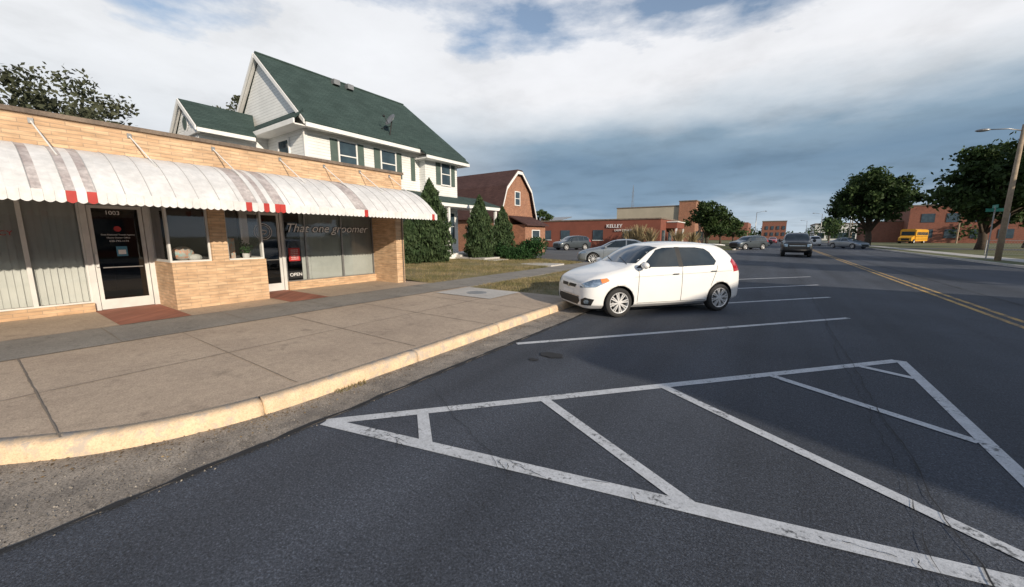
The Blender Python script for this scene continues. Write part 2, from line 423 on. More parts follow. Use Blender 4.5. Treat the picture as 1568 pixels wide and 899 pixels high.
b.box(-12.4,-8.85,16.2,17.6,-.02,.20,'walklight'); b.box(-13,-12.4,16.2,17.6,-.02,.32,'walklight'); b.box(-15.4,-13,16.2,17.6,-.02,.42,'walklight')
b.sheet([(-11,1.32),(-8.87,1.32),(-8.87,2.28),(-11,2.28)],.1345,'red_tile')
b.sheet([(-11,4.05),(-8.87,4.05),(-8.87,4.95),(-11,4.95)],.1345,'red_tile')
b.box(12,13.5,-60,200,-.02,.13,'walklight')
b.build('sidewalk')
b=MB(); b.lathe([(.0,.004),(.26,.004),(.27,-.004)],(-6.3,7.5,.144),'metal',24,'z'); b.build('manhole_cover')
# lawns
b=MB()
b.box(-7.3,-3.86,8.3,20.3,-.02,.115,'grass')
b.add([(-8.85,8.3,.12),(-8.85,20.3,.12),(-13,20.3,.3),(-13,8.3,.3),(-30,20.3,.42),(-30,8.3,.42),(-60,20.3,.42),(-60,8.3,.42)],[(0,1,2,3),(3,2,4,5),(5,4,6,7)],'grass')
b.box(-60,-22.3,5,8.29,-.02,.3,'grass')
b.box(-12,-3.86,51,95,-.02,.11,'grassg'); b.box(-60,-18.5,20.6,32.5,-.02,.12,'grass')
b.build('lawn')
b=MB(); b.box(10.66,12,-60,400,-.02,.11,'grassg'); b.box(13.5,60,-60,64,-.02,.11,'grassg'); b.box(13.5,60,72,400,-.02,.11,'grassg'); b.box(13.5,60,64,72,-.02,.09,'lot')
b.build('lawn')

def leaves(name,P,S,k,parent=None,up=0.0,asp=.6,flat=False):
    N=len(P); a=rng.normal(size=(N,3)); a[:,2]+=up*3*rng.random(N)
    if flat: a[:,2]*=.15
    a/=np.linalg.norm(a,axis=1)[:,None]
    c=rng.normal(size=(N,3))
    if flat: c[:,2]*=.15
    c-= (c*a).sum(1)[:,None]*a; c/=np.linalg.norm(c,axis=1)[:,None]
    S=np.asarray(S).reshape(-1,1)*np.ones((N,1)); A=a*S; C=c*S*asp
    V=np.stack([P-A,P+C*.9-A*.1,P+A,P-C*.9-A*.1],1).reshape(-1,3)
    me=bpy.data.meshes.new(name); me.vertices.add(4*N); me.vertices.foreach_set('co',V.ravel())
    me.loops.add(4*N); me.loops.foreach_set('vertex_index',np.arange(4*N,dtype=np.int32))
    me.polygons.add(N); me.polygons.foreach_set('loop_start',np.arange(0,4*N,4,dtype=np.int32))
    me.update(calc_edges=True); me.materials.append(M[k])
    o=bpy.data.objects.new(name,me); COL.objects.link(o)
    if parent: o.parent=parent
    return o
def blades(name,x0,x1,y0,y1,zf,n,h,k):
    X=rng.uniform(x0,x1,n);Y=rng.uniform(y0,y1,n)
    dens=np.sin(X*2.1+1.3)*np.sin(Y*1.7)+np.sin(X*.9-Y*1.1)+rng.normal(size=n)*.8
    keep=dens>-.5; X=X[keep];Y=Y[keep]; n=len(X); Zz=zf(X,Y)
    t=rng.uniform(0,2*math.pi,n); w=.006; H=h*rng.uniform(.4,1.3,n)
    P=np.stack([X,Y,Zz],1); D=np.stack([np.cos(t),np.sin(t),0*t],1)
    lean=rng.normal(size=(n,3))*H[:,None]*.45; lean[:,2]=H
    V=np.stack([P-D*w,P+D*w,P+lean],1).reshape(-1,3)
    me=bpy.data.meshes.new(name); me.vertices.add(3*n); me.vertices.foreach_set('co',V.ravel())
    me.loops.add(3*n); me.loops.foreach_set('vertex_index',np.arange(3*n,dtype=np.int32))
    me.polygons.add(n); me.polygons.foreach_set('loop_start',np.arange(0,3*n,3,dtype=np.int32))
    me.update(calc_edges=True); me.materials.append(M[k]); o=bpy.data.objects.new(name,me); COL.objects.link(o); return o
blades('grass',-7.3,-3.87,8.3,20.2,lambda x,y:0*x+.11,42000,.07,'blade')
blades('grass',-15,-8.9,8.3,20.2,lambda x,y:.12+np.clip((-8.85-x)/4.15,0,1)*.18,45000,.08,'blade')
blades('weeds',-3.64,-3.54,2.0,2.35,lambda x,y:0*x,90,.04,'blade')
# dead leaves and grit collected along the kerb
n=1700; yy=rng.uniform(1.2,19,n); xx=-3.62+np.abs(rng.normal(size=n))*.10
P1=np.stack([xx,yy,np.full(n,.006)],1)
kk=[K[i]-KN[i]*abs(random.gauss(0,.16)) for i in range(len(K)) if -2<K[i].y<1.6 and K[i].x>-7 for _ in range(9)]
P2=np.array([[p.x+random.uniform(-.03,.03),p.y+random.uniform(-.03,.03),.006] for p in kk])
leaves('leaf_debris',np.concatenate([P1,P2]),rng.uniform(.004,.014,n+len(P2)),'debris',flat=True)
n=3500; P1=np.stack([rng.uniform(-3.6,-3.1,n)+rng.normal(size=n)*.03,rng.uniform(-1,8,n),np.full(n,.005)],1)
kk=[K[i]-KN[i]*random.uniform(.02,.9) for i in range(len(K)) if -2<K[i].y<1.6 and K[i].x>-7 for _ in range(22)]
P2=np.array([[p.x,p.y,.005] for p in kk]); P2=P2[P2[:,0]<-3.05]
leaves('gravel',np.concatenate([P1,P2]),rng.uniform(.003,.008,n+len(P2)),'grit',asp=.9)

# ------------------------------------------------------------------ trees
def tree(name,x,y,z,h,w,th,ncl,nl,ls,k,seed,tr=.25,cl=(.08,.17)):
    rs=np.random.default_rng(seed); rr=random.Random(seed)
    e=empty(name,(x,y,z))
    cz=th+(h-th)/2; rz=(h-th)/2
    C=[];Rd=[]
    while len(C)<ncl:
        p=rs.normal(size=3); p/=np.linalg.norm(p); q=p*rs.uniform(.25,.9)
        if q[2]<-.75: continue
        sq=1-.25*max(q[2],0)
        C.append([q[0]*w/2*sq,q[1]*w/2*sq,cz+q[2]*rz]); Rd.append(w*rs.uniform(*cl))
    C=np.array(C);Rd=np.array(Rd)
    idx=rs.integers(0,ncl,nl); d=rs.normal(size=(nl,3)); d/=np.linalg.norm(d,axis=1)[:,None]
    rad=rs.random(nl)**.5*(1+.35*(rs.random(nl)<.15))
    P=C[idx]+d*(rad*Rd[idx])[:,None]*np.array([1.15,1.15,.8])
    leaves('crown',P,ls*rs.uniform(.6,1.4,nl),k,e)
    b=MB(); top=th+(h-th)*.45
    b.tube([(0,0,-.1),(.03*w*.3,0,th*.5),(.0,.05,th),(.1,-.05,top)],[tr*1.25,tr,tr*.8,tr*.3],'bark',9)
    for i in range(0,ncl,max(1,ncl//14)):
        c=C[i]; s=th*rr.uniform(.75,1.1)
        b.tube([(0,0,s),(c[0]*.4,c[1]*.4,s+(c[2]-s)*.55),tuple(c)],[tr*.5,tr*.28,tr*.08],'bark',6)
    b.build('trunk',e,True); return e
tree('tree',12.6,84,0,13.4,12.5,2.6,95,17000,.27,'leafA',3,.42,(.06,.14))
tree('tree',19.5,66,0,11.8,11.0,2.2,85,15000,.25,'leafA',4,.40,(.06,.14))
tree('tree',23.0,60,0,13.6,11.5,2.2,85,15000,.25,'leafA',5,.40,(.06,.14))
tree('tree',27,78,0,12.0,11,2.2,60,9000,.30,'leafA',15,.40)
tree('tree',-9.2,70,0,7.6,7.2,1.4,50,7500,.20,'leafA',6,.25,(.06,.14))
tree('tree',-8.6,84,0,6.4,5.0,1.4,30,3000,.22,'leafA',8,.2)
tree('tree',-8.3,108,0,6.0,6.0,1.4,30,2500,.28,'leafA',9,.2)
tree('tree',-25.5,2.9,0,9.0,8.8,2.5,70,10500,.10,'leafB',10,.2,(.05,.10))
tree('tree',-29,10.8,0,11.4,3.4,4,26,3600,.12,'leafB',11,.2)
tree('tree',-36,62,0,6.6,5,1.5,26,2000,.24,'leafA',12,.2)
tree('tree',16,175,0,9.5,8,2,30,2500,.4,'leafA',13,.3)
tree('tree',20,19,0,9,8,2.2,50,6000,.30,'leafA',16,.3)
tree('tree',25,30,0,10,9,2.2,50,6000,.30,'leafA',17,.3)
def conifer(name,x,y,z,h,w,n,k,seed):
    rs=np.random.default_rng(seed); e=empty(name,(x,y,z))
    def pr(t): return w/2*np.clip(np.sin(np.pi*np.clip((1-t)*.62+.0,0,1))**.85*1.0,0.02,1)*np.where(t<.1,.75+t*2.5,1)
    t=rs.random(n)**1.15; a=rs.uniform(0,2*math.pi,n)
    lump=1+.14*np.sin(a*5+t*19)+.12*np.sin(a*3-t*31+1)
    r=pr(t)*lump*rs.uniform(.72,1.04,n)
    P=np.stack([r*np.cos(a),r*np.sin(a),.05+t*h*rs.uniform(.97,1.02,n)],1)
    leaves('foliage',P,.085*rs.uniform(.6,1.5,n),k,e,up=1.2,asp=.4)
    b=MB(); prof=[]
    for i in range(12):
        tt=i/11; prof.append((float(pr(np.array([tt]))[0])*.72,.05+tt*h*.95))
    b.lathe(prof,(0,0,0),k,12,'z'); b.tube([(0,0,-.1),(0,0,h*.3)],.06,'bark'); b.build('core',e,True); return e
conifer('arborvitae_shrub',-14.3,12.1,.3,2.1,1.25,3800,'leafC',21)
conifer('arborvitae_shrub',-14.3,13.5,.3,4.0,2.0,9000,'leafC',22)
conifer('arborvitae_shrub',-13.9,16.9,.3,3.5,1.6,6500,'leafC',23)
conifer('arborvitae_shrub',-13.6,18.7,.3,3.0,1.4,5500,'leafC',24)
def bush(name,x,y,z,w,h,n,k,seed):
    rs=np.random.default_rng(seed); e=empty(name,(x,y,z)); C=rs.normal(size=(14,3))*np.array([w*.22,w*.22,h*.16])+np.array([0,0,h*.5])
    d=rs.normal(size=(n,3)); d/=np.linalg.norm(d,axis=1)[:,None]
    P=C[rs.integers(0,14,n)]+d*(rs.random(n)**.5)[:,None]*np.array([w*.24,w*.24,h*.36]); P[:,2]=np.abs(P[:,2])
    leaves('foliage',P,.06*rs.uniform(.6,1.5,n),k,e)
    b=MB()
    for c in C[:6]: b.tube([(0,0,0),tuple(c)],.02,'bark',5)
    b.build('stems',e)
bush('bush',-11.9,19.2,.15,2.6,1.35,5500,'leafD',31)
bush('bush',-12.6,17.95,.2,1.1,.8,1800,'leafD',32)
def pampas(name,x,y,h,seed):
    rs=np.random.default_rng(seed); b=MB()
    for i in range(170):
        a=rs.uniform(0,6.28); r=rs.uniform(.1,1.3); hh=h*rs.uniform(.5,1)
        p0=Vector((x+.15*math.cos(a),y+.15*math.sin(a),0)); p1=Vector((x+.5*r*math.cos(a),y+.5*r*math.sin(a),hh*.65)); p2=Vector((x+r*math.cos(a),y+r*math.sin(a),hh))
        b.tube([p0,p1,p2],[.03,.04,.015],'pampas',3,False)
    b.build(name)
for i,(x,y,h) in enumerate(((-15.7,50.2,2.9),(-14.4,50,3.2),(-13.1,50.3,2.8),(-10.6,55,2.6),(-10.0,62,2.4))): pampas('ornamental_grass',x,y,h,40+i)
# distant treeline
P=[];S=[]
for i in range(520):
    x=rng.uniform(-320,520); y=rng.uniform(300,380)
    if -16<x<26 and rng.random()<.5: continue
    h=rng.uniform(4,9); n=45
    d=rng.normal(size=(n,3)); d/=np.linalg.norm(d,axis=1)[:,None]
    P.append(np.array([x,y,h*.55])+d*rng.random((n,1))**.5*np.array([5.5,5.5,h*.5])); S.append(np.full(n,1.0))
for i in range(60):
    s=rng.random(); x=(-9-rng.random()*22) if rng.random()<.5 else 12+rng.random()*25; y=rng.uniform(125,290); h=rng.uniform(4,8); n=110
    d=rng.normal(size=(n,3)); d/=np.linalg.norm(d,axis=1)[:,None]
    P.append(np.array([x,y,h*.6])+d*rng.random((n,1))**.5*np.array([2.8,2.8,h*.42])); S.append(np.full(n,.45))
leaves('distant_trees',np.concatenate(P),np.concatenate(S),'leafA')

# ------------------------------------------------------------------ SHOP
shop=empty('storefront_building')
F=-9.78; D=-11.1
b=MB()
b.box(-10.05,F,-1.2,8.05,2.55,3.50,'brick')
b.box(-22,D-.001,-1.2,-.95,.1,3.5,'brick'); b.box(D,-10.05,-1.2,-.95,.13,2.5,'brick'); b.box(-10.05,F,-1.2,-.95,.13,2.55,'brick')
b.box(-22,-10.05,7.75,8.05,2.5,3.5,'brick'); b.box(-22,F,7.75,8.05,.1,2.5,'brick')
b.box(-22.25,-22,-1.2,8.05,.1,3.5,'brick')
b.box(D,-10.9,-.95,1.33,.13,.30,'brick')
b.box(F-.2,F,2.3,4.0,.13,1.08,'brick'); b.box(D,F-.2,2.3,2.5,.13,1.08,'brick'); b.box(D,F-.2,3.8,4.0,.13,1.08,'brick')
b.box(F-.2,F,2.98,3.27,1.08,2.5,'brick')
b.box(-11.1,-10.88,4.97,7.75,.13,.36,'brick')
b.build('walls',shop)
b=MB()
b.box(-22.3,-10.09,-1.25,8.1,3.30,3.36,'tar')
b.box(-10.09,F+.05,-1.26,8.11,3.50,3.57,'coping'); b.box(-22.3,-10.09,7.71,8.11,3.50,3.57,'coping'); b.box(-22.3,-10.09,-1.26,-.9,3.50,3.57,'coping')
b.box(D-.05,-10.05,-.95,7.75,2.5,2.55,'trim')
b.build('roof',shop)
b=MB(); b.box(-15,-14.9,-.95,7.75,.1,2.5,'darkin'); b.box(-15,D-.02,-.95,7.75,.1,.131,'darkin'); b.box(-14.9,D-.06,-.95,7.75,2.5,2.52,'darkin')
b.box(-14.9,-11.25,2.28,2.34,.13,2.5,'darkin'); b.box(-14.9,-11.25,4.02,4.08,.13,2.5,'darkin')
b.box(D,F-.21,2.5,3.8,.95,1.06,'white')
b.box(-10.75,-10.70,2.52,3.8,1.06,2.5,'darkin')
b.build('interior',shop)
b=MB()
def fr(b,x,y0,y1,z0,z1,w=.045,d=.05,k='alu'):
    b.box(x-d/2,x+d/2,y0,y0+w,z0,z1,k); b.box(x-d/2,x+d/2,y1-w,y1,z0,z1,k); b.box(x-d/2,x+d/2,y0+w,y1-w,z1-w,z1,k); b.box(x-d/2,x+d/2,y0+w,y1-w,z0,z0+w,k)
X=D+.08
fr(b,X,-.95,-.05,.30,2.5,.03); fr(b,X,-.05,.62,.30,2.5,.03); fr(b,X,.62,1.33,.30,2.5,.03)
b.box(X-.05,X+.05,1.33,1.42,.13,2.5,'alu'); b.box(X-.05,X+.05,2.22,2.30,.13,2.5,'alu'); b.box(X-.04,X+.04,1.42,2.22,2.22,2.30,'alu')
b.box(X-.05,X+.05,4.0,4.08,.13,2.5,'alu'); b.box(X-.05,X+.05,4.90,4.97,.13,2.5,'alu'); b.box(X-.04,X+.04,4.08,4.90,2.22,2.30,'alu')
fr(b,X+.04,4.97,5.55,.36,2.5,.022,k='metal'); fr(b,X+.04,5.55,6.65,.36,2.5,.022,k='metal'); fr(b,X+.04,6.65,7.75,.36,2.5,.022,k='metal')
XF=F-.10
fr(b,XF,2.30,2.98,1.08,2.5,.035); fr(b,XF,3.27,4.0,1.08,2.5,.035)
for y in (2.32,3.98):
    for x0,x1,z0,z1 in ((D+.1,D+.15,1.08,2.5),(XF-.09,XF-.03,1.08,2.5),(D+.15,XF-.09,1.08,1.13),(D+.15,XF-.09,2.45,2.5)):
        b.box(x0,x1,y-.02,y+.02,z0,z1,'alu')
b.build('window_frames',shop)
b=MB()
def pane(x,y0,y1,z0,z1,k='glass'): b.add([(x,y0,z0),(x,y1,z0),(x,y1,z1),(x,y0,z1)],[(0,1,2,3)],k)
for y0,y1,z0 in ((-.92,-.08,.33),(-.02,.59,.33),(.65,1.30,.33)): pane(X,y0,y1,z0,2.47)
for y0,y1 in ((4.99,5.53),(5.57,6.63),(6.67,7.73)): pane(X+.04,y0,y1,.38,2.47)
for y0,y1 in ((2.335,2.945),(3.305,3.965)): pane(XF,y0,y1,1.115,2.465)
for y in (2.32,3.98): b.add([(D+.15,y,1.13),(XF-.09,y,1.13),(XF-.09,y,2.45),(D+.15,y,2.45)],[(0,1,2,3)],'glass')
b.build('window_glass',shop)
for nm,y0,y1 in (('door',1.43,2.21),('door',4.09,4.89)):
    b=MB(); fr(b,X,y0,y1,.14,2.21,.06,.045,'alu' ); b.box(X-.02,X+.02,y0+.06,y1-.06,.20,.34,'alu')
    pane(X,y0+.06,y1-.06,.34,2.15,'dglass'); pane(X,y0,y1,2.31,2.47,'dglass')
    b.tube([(X+.06,y0+.1,.98),(X+.06,y1-.1,.98)],.012,'metal'); b.box(X+.02,X+.08,y0+.01,y0+.05,1.0,1.25,'white')
    b.build(nm,shop)
def blinds(y0,y1,z0,z1,x,k,gp):
    b=MB(); y=y0
    while y<y1:
        w=.085; g=-.004 if random.random()>gp else .014
        dx=random.uniform(.012,.03)
        b.add([(x,y,z0),(x+dx,y+w-g,z0),(x+dx,y+w-g,z1),(x,y,z1)],[(0,1,2,3)],k); y+=w
    b.build('vertical_blinds',shop)
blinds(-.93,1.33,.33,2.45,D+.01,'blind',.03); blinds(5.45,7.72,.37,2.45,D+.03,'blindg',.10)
text('First National Travel Agency',.042,(X+.010,1.82,1.62),RX,'signw',shop,'door_lettering'); text('Home Owner Office',.04,(X+.010,1.82,1.56),RX,'signw',shop,'door_lettering')
text('620-792-1174',.05,(X+.010,1.82,1.49),RX,'signw',shop,'door_lettering'); text('1003',.11,(X+.010,1.78,2.03),RX,'signw',shop,'door_number')
b=MB(); b.lathe([(0,0),(.055,0)],(0,0,0),'signred',20,'z'); o=b.build('door_logo',shop); o.rotation_euler=(0,R(90),0); o.location=(X+.011,1.82,1.75)
b=MB(); b.box(X+.008,X+.012,1.76,1.92,1.20,1.40,'signblue'); b.box(X+.013,X+.015,1.785,1.895,1.24,1.33,'signw'); b.build('door_sticker',shop)
text('That one groomer',.335,(X+.054,6.27,1.72),RX,'black',shop,'window_lettering_outline',shear=.35,offset=.012,ext=.001)
text('That one groomer',.335,(X+.062,6.27,1.72),RX,'signw',shop,'window_lettering',shear=.35)
b=MB(); b.box(X+.05,X+.054,5.06,5.36,.92,1.28,'signred'); b.box(X+.048,X+.056,5.02,5.40,.44,.64,'black'); b.build('window_sign',shop)
text('OPEN',.13,(X+.062,5.21,.50),RX,'signw',shop,'open_sign')
for i in range(6): text('HOURS 8-5',.04,(X+.058,5.21,.96+i*.05),RX,'signw',shop,'hours_lettering')
b=MB()
b.lathe([(.20,0),(.215,0),(.215,.004),(.20,.004)],(0,0,0),'signw',32,'z'); b.lathe([(.155,0),(.165,0),(.165,.004),(.155,.004)],(0,0,0),'signw',32,'z')
b.tube([(-.06,-.09,.003),(-.02,.09,.003),(.05,.05,.003),(.07,-.08,.003)],.012,'signw',5)
o=b.build('round_logo',shop); o.rotation_euler=(0,R(90),0); o.location=(X+.012,4.49,1.72)
b=MB(); b.ball((-10.3,2.62,1.24),(.14,.2,.15),'orange'); b.ball((-10.2,2.8,1.15),(.1,.12,.08),'blind'); b.lathe([(.0,.0),(.06,0),(.08,.14),(0,.14)],(-10.1,3.72,1.07),'white',16,'z')
b.box(-10.55,-10.5,3.4,3.65,1.06,1.55,'orange'); b.box(-10.6,-10.4,2.5,2.7,1.06,1.3,'signblue'); b.build('window_display',shop)
rs=np.random.default_rng(5); leaves('potted_plant',np.array([-10.1,3.72,1.32])+rs.normal(size=(160,3))*np.array([.05,.05,.07]),.03,'leafD',shop)
b=MB(); b.lathe([(0,0),(.12,0)],(0,0,0),'signred',8,'z'); o=b.build('round_sticker',shop); o.rotation_euler=(0,R(90),0); o.location=(X+.013,.17,1.28)
text('AGENCY',.12,(X+.013,.28,1.62),RX,'signred',shop,'window_lettering')
# awning
aw=empty('awning'); aw.parent=shop
b=MB(); n=14; pitch=.1; y=-1.2; idx=0
redY=[.95,1.17,3.13,3.42,3.70,5.64,7.82]; oldY=[.62,.95,1.17,3.13,3.25,3.42,3.70,5.5,5.64]
def apro(s,h=0):
    x=F+.01+1.57*s; z=2.22+.80*(1-s**2.0)
    return x,z
def anorm(s):
    tx=1.57; tz=-1.6*s; L=math.hypot(tx,tz); return -tz/L,tx/L
while y<7.94:
    yc=y+pitch/2; up=.0035 if idx%2 else 0
    k='awnold' if any(abs(yc-q)<.055 for q in oldY) else 'awn'
    if yc>7.85: k='awn'
    vs=[]
    for i in range(n+1):
        s=i/n; x,z=apro(s); nx,nz=anorm(s)
        for yy in (y,y+pitch): vs.append((x+nx*up,yy,z+nz*up))
        for yy in (y,y+pitch): vs.append((x+nx*(up-.015),yy,z+nz*(up-.015)))
    fs=[]
    for i in range(n):
        a=i*4; c=a+4
        fs+=[(a,c,c+1,a+1),(a+2,a+3,c+3,c+2),(a,a+2,c+2,c),(a+1,c+1,c+3,a+3)]
    b.add(vs,fs,k)
    if idx%3==0:
        vs=[]
        for i in range(n+1):
            s=i/n; x,z=apro(s); nx,nz=anorm(s)
            for dy,hh in ((-.004,0),(-.004,.011),(.004,.011),(.004,0)): vs.append((x+nx*hh,y+dy,z+nz*hh))
        b.add(vs,[(i*4+j,i*4+j+1,i*4+j+5,i*4+j+4) for i in range(n) for j in range(3)],'awnrib')
    kr='awnred' if any(abs(yc-q)<.055 for q in redY) else 'awn'
    x=apro(1)[0]+.012+up; m=[]
    for j in range(7):
        t=j/6; m.append((y+.001+t*(pitch-.002),2.09-.026*math.sin(math.pi*t)))
    fv=[(x,y+.001,2.235),(x,y+pitch-.001,2.235)]+[(x,q[0],q[1]) for q in m[::-1]]
    b.slab(fv,(-.008,0,0),kr)
    y+=pitch; idx+=1
b.build('slats',aw)
b=MB()
b.tube([(F+1.55,-1.2,2.2),(F+1.55,7.94,2.2)],.015,'alu'); b.tube([(F+.8,-1.2,2.78),(F+.8,7.94,2.78)],.012,'alu')
vs=[(F+.01,7.93,2.2)]+[(apro(i/10)[0],7.93,apro(i/10)[1]-.004) for i in range(11)]
b.slab(vs,(0,.008,0),'awn')
vs=[(F+.01,-1.21,2.2)]+[(apro(i/10)[0],-1.21,apro(i/10)[1]-.004) for i in range(11)]
b.slab(vs,(0,-.01,0),'awn')
for y in (-.4,.84,1.95,3.2,4.5,5.57,6.6,7.6):
    b.tube([(F+.0,y,3.40),(F+.85,y+.12,apro(.55)[1]+.03)],.011,'white',6); b.box(F,F+.02,y-.03,y+.03,3.36,3.44,'metal')
b.build('frame',aw)
b=MB(); b.tube([(F+.03,7.98,.13),(F+.03,7.98,2.2)],.02,'coping'); b.build('downpipe',shop)

# ------------------------------------------------------------------ WHITE HOUSE
h=empty('white_gabled_house')
b=MB()
b.box(-24,-17,8.9,18.2,.2,6.4,'siding')
b.add([(-24,8.9,6.4),(-17,8.9,6.4),(-20.5,8.9,9.75)],[(0,1,2)],'siding')
b.box(-23.0,-20.4,6.2,8.9,.2,6.2,'siding'); b.add([(-23.0,6.2,6.2),(-20.4,6.2,6.2),(-21.7,6.2,7.3)],[(0,1,2)],'siding')
b.box(-17,-16.5,15.3,17.9,.2,6.1,'siding')
b.build('walls',h)
b=MB()
T=(0,0,-.12)
b.slab([(-16.45,8.72,6.42),(-16.45,18.7,6.42),(-20.5,17.4,10.0),(-20.5,8.72,10.0)],T,'groof')
b.slab([(-24.55,18.7,6.42),(-24.55,8.72,6.42),(-20.5,8.72,10.0),(-20.5,17.4,10.0)],T,'groof')
b.slab([(-16.45,18.7,6.42),(-24.55,18.7,6.42),(-20.5,17.4,10.0)],T,'groof')
b.slab([(-24.3,8.3,6.45),(-16.5,8.3,6.45),(-16.95,8.93,7.0),(-24.0,8.93,7.0)],(0,0,-.1),'groof')
b.slab([(-21.7,6.05,7.5),(-19.95,6.05,6.15),(-19.95,8.25,6.15),(-21.7,8.9,7.5)],(0,0,-.1),'groof')
b.slab([(-21.7,6.05,7.5),(-21.7,8.9,7.5),(-23.45,8.25,6.15),(-23.45,6.05,6.15)],(0,0,-.1),'groof')
b.slab([(-15.95,14.9,6.1),(-15.95,18.4,6.1),(-17,18.4,6.85),(-17,14.9,6.85)],(0,0,-.1),'groof')
b.slab([(-15.2,11.4,3.55),(-15.2,20.6,3.55),(-17.02,20.6,4.15),(-17.02,11.4,4.15)],(0,0,-.1),'groof')
b.build('roof',h)
b=MB()
b.box(-16.46,-16.38,8.7,14.88,6.14,6.31,'trim'); b.box(-16.46,-16.38,18.42,18.7,6.14,6.31,'trim'); b.box(-17,-16.47,8.9,18.7,6.2,6.25,'trim')
b.box(-15.96,-15.88,14.9,18.4,5.84,6.0,'trim'); b.box(-16.9,-15.96,14.92,18.38,5.84,5.90,'trim')
b.box(-24.3,-16.5,8.24,8.30,6.18,6.38,'trim'); b.box(-24.2,-16.6,8.3,8.89,6.18,6.23,'trim')
for s in (1,-1):
    x0=-20.5+s*.02; x1=-20.5+s*4.0
    b.slab([(x0,8.66,9.96),(x1,8.66,6.43),(x1,8.66,6.25),(x0,8.66,9.76)],(0,.05,0),'trim')
    b.slab([(x0,8.715,9.84),(x1,8.715,6.30),(x1,8.895,6.30),(x0,8.895,9.84)],(0,0,-.02),'trim')
    b.slab([(-21.7,5.99,7.48),(-21.7+s*1.75,5.99,6.12),(-21.7+s*1.75,5.99,5.95),(-21.7,5.99,7.28)],(0,.05,0),'trim')
    b.slab([(-21.7,6.05,7.385),(-21.7+s*1.7,6.05,6.07),(-21.7+s*1.7,6.19,6.07),(-21.7,6.19,7.385)],(0,0,-.02),'trim')
b.box(-19.98,-19.9,6.05,8.2,5.9,6.06,'trim'); b.box(-23.4,-20.0,6.1,6.19,5.9,6.1,'trim')
b.box(-15.24,-15.16,11.4,20.6,3.27,3.45,'trim'); b.box(-17,-15.3,11.45,20.55,3.3,3.34,'trim')
for y in (11.6,14.0,15.9,17.9,20.3): b.box(-15.42,-15.28,y-.07,y+.07,.6,3.28,'trim')
b.box(-17.04,-16.96,8.86,9.02,.3,6.15,'trim'); b.box(-17.04,-16.96,18.1,18.24,.3,6.15,'trim')
b.box(-17,-15.2,11.4,20.6,.2,.62,'trim')
for i in range(4): b.box(-15.2+.28*i,-14.92+.28*i,16.3,17.5,.2,.55-.12*i,'walklight')
for y in (11.7,17.6):
    yy=y
    for i in range(20 if y<12 else 12):
        b.box(-15.37,-15.33,yy,yy+.04,.62,1.35,'trim'); yy+=.22
b.box(-15.38,-15.32,11.6,16.1,1.35,1.42,'trim'); b.box(-15.38,-15.32,17.6,20.3,1.35,1.42,'trim')
b.build('trim',h)
b=MB()
def hwin(b,y,z,w,hh,sh=True,x=-17.0):
    b.box(x+.005,x+.03,y-w/2,y+w/2,z-hh/2,z+hh/2,'win')
    t=.07
    b.box(x,x+.06,y-w/2-t,y-w/2,z-hh/2-t,z+hh/2+t,'trim'); b.box(x,x+.06,y+w/2,y+w/2+t,z-hh/2-t,z+hh/2+t,'trim')
    b.box(x,x+.06,y-w/2,y+w/2,z+hh/2,z+hh/2+t,'trim'); b.box(x,x+.075,y-w/2,y+w/2,z-hh/2-t,z-hh/2,'trim'); b.box(x,x+.05,y-w/2,y+w/2,z-.025,z+.025,'trim')
    if sh:
        for yy in (y-w/2-t-.36,y+w/2+t+.02): b.box(x,x+.04,yy,yy+.34,z-hh/2-.04,z+hh/2+.04,'shutter')
hwin(b,10.9,5.35,.85,1.25); hwin(b,13.2,5.35,.85,1.25); hwin(b,16.9,5.25,.7,1.2,True,-16.5)
b.box(-17,-16.96,14.7,14.98,4.7,5.95,'shutter')
hwin(b,12.9,2.2,.9,1.6,False); hwin(b,17.1,2.2,.9,1.6,False,-16.5); b.box(-17,-16.96,13.9,14.8,.65,2.7,'shutter')
def hwy(b,x,z,w,hh,y):
    b.box(x-w/2,x+w/2,y-.03,y-.005,z-hh/2,z+hh/2,'win'); t=.07
    b.box(x-w/2-t,x-w/2,y-.06,y,z-hh/2-t,z+hh/2+t,'trim'); b.box(x+w/2,x+w/2+t,y-.06,y,z-hh/2-t,z+hh/2+t,'trim')
    b.box(x-w/2,x+w/2,y-.06,y,z+hh/2,z+hh/2+t,'trim'); b.box(x-w/2,x+w/2,y-.06,y,z-hh/2-t,z-hh/2,'trim'); b.box(x-w/2,x+w/2,y-.05,y,z-.025,z+.025,'trim')
hwy(b,-18.8,5.3,.9,1.2,8.9)
b.lathe([(0,0),(.3,0)],(-21.7,6.18,6.5),'shutter',20); b.lathe([(.3,-.02),(.36,-.02),(.36,.0)],(-21.7,6.18,6.5),'trim',20)
b.build('windows',h)
b=MB(); b.tube([(-20.5,8.75,10.02),(-20.5,17.3,10.02)],.06,'groof',6)
for y in (12.2,13.0): b.box(-20.15,-19.85,y,y+.35,9.6,9.85,'metal')
b.build('ridge_cap',h)
d=empty('satellite_dish'); d.parent=h
b=MB(); b.lathe([(.02,.0),(.14,.012),(.26,.04),(.34,.07),(.33,.076),(.14,.022),(0,.014)],(0,0,0),'metal',20,'z')
b.tube([(0,-.22,.04),(0,-.08,.40)],.014,'black',6); b.box(-.05,.05,-.12,-.04,.37,.46,'black')
o=b.build('dish',d,True); o.location=(-16.75,13.3,7.5); o.rotation_euler=(R(60),R(10),R(-10))
b=MB(); b.tube([(-16.9,13.3,6.75),(-16.75,13.35,7.48)],.03,'black',6); b.tube([(-17.3,13.0,7.1),(-16.78,13.33,7.25)],.018,'black',6); b.build('mast',d)

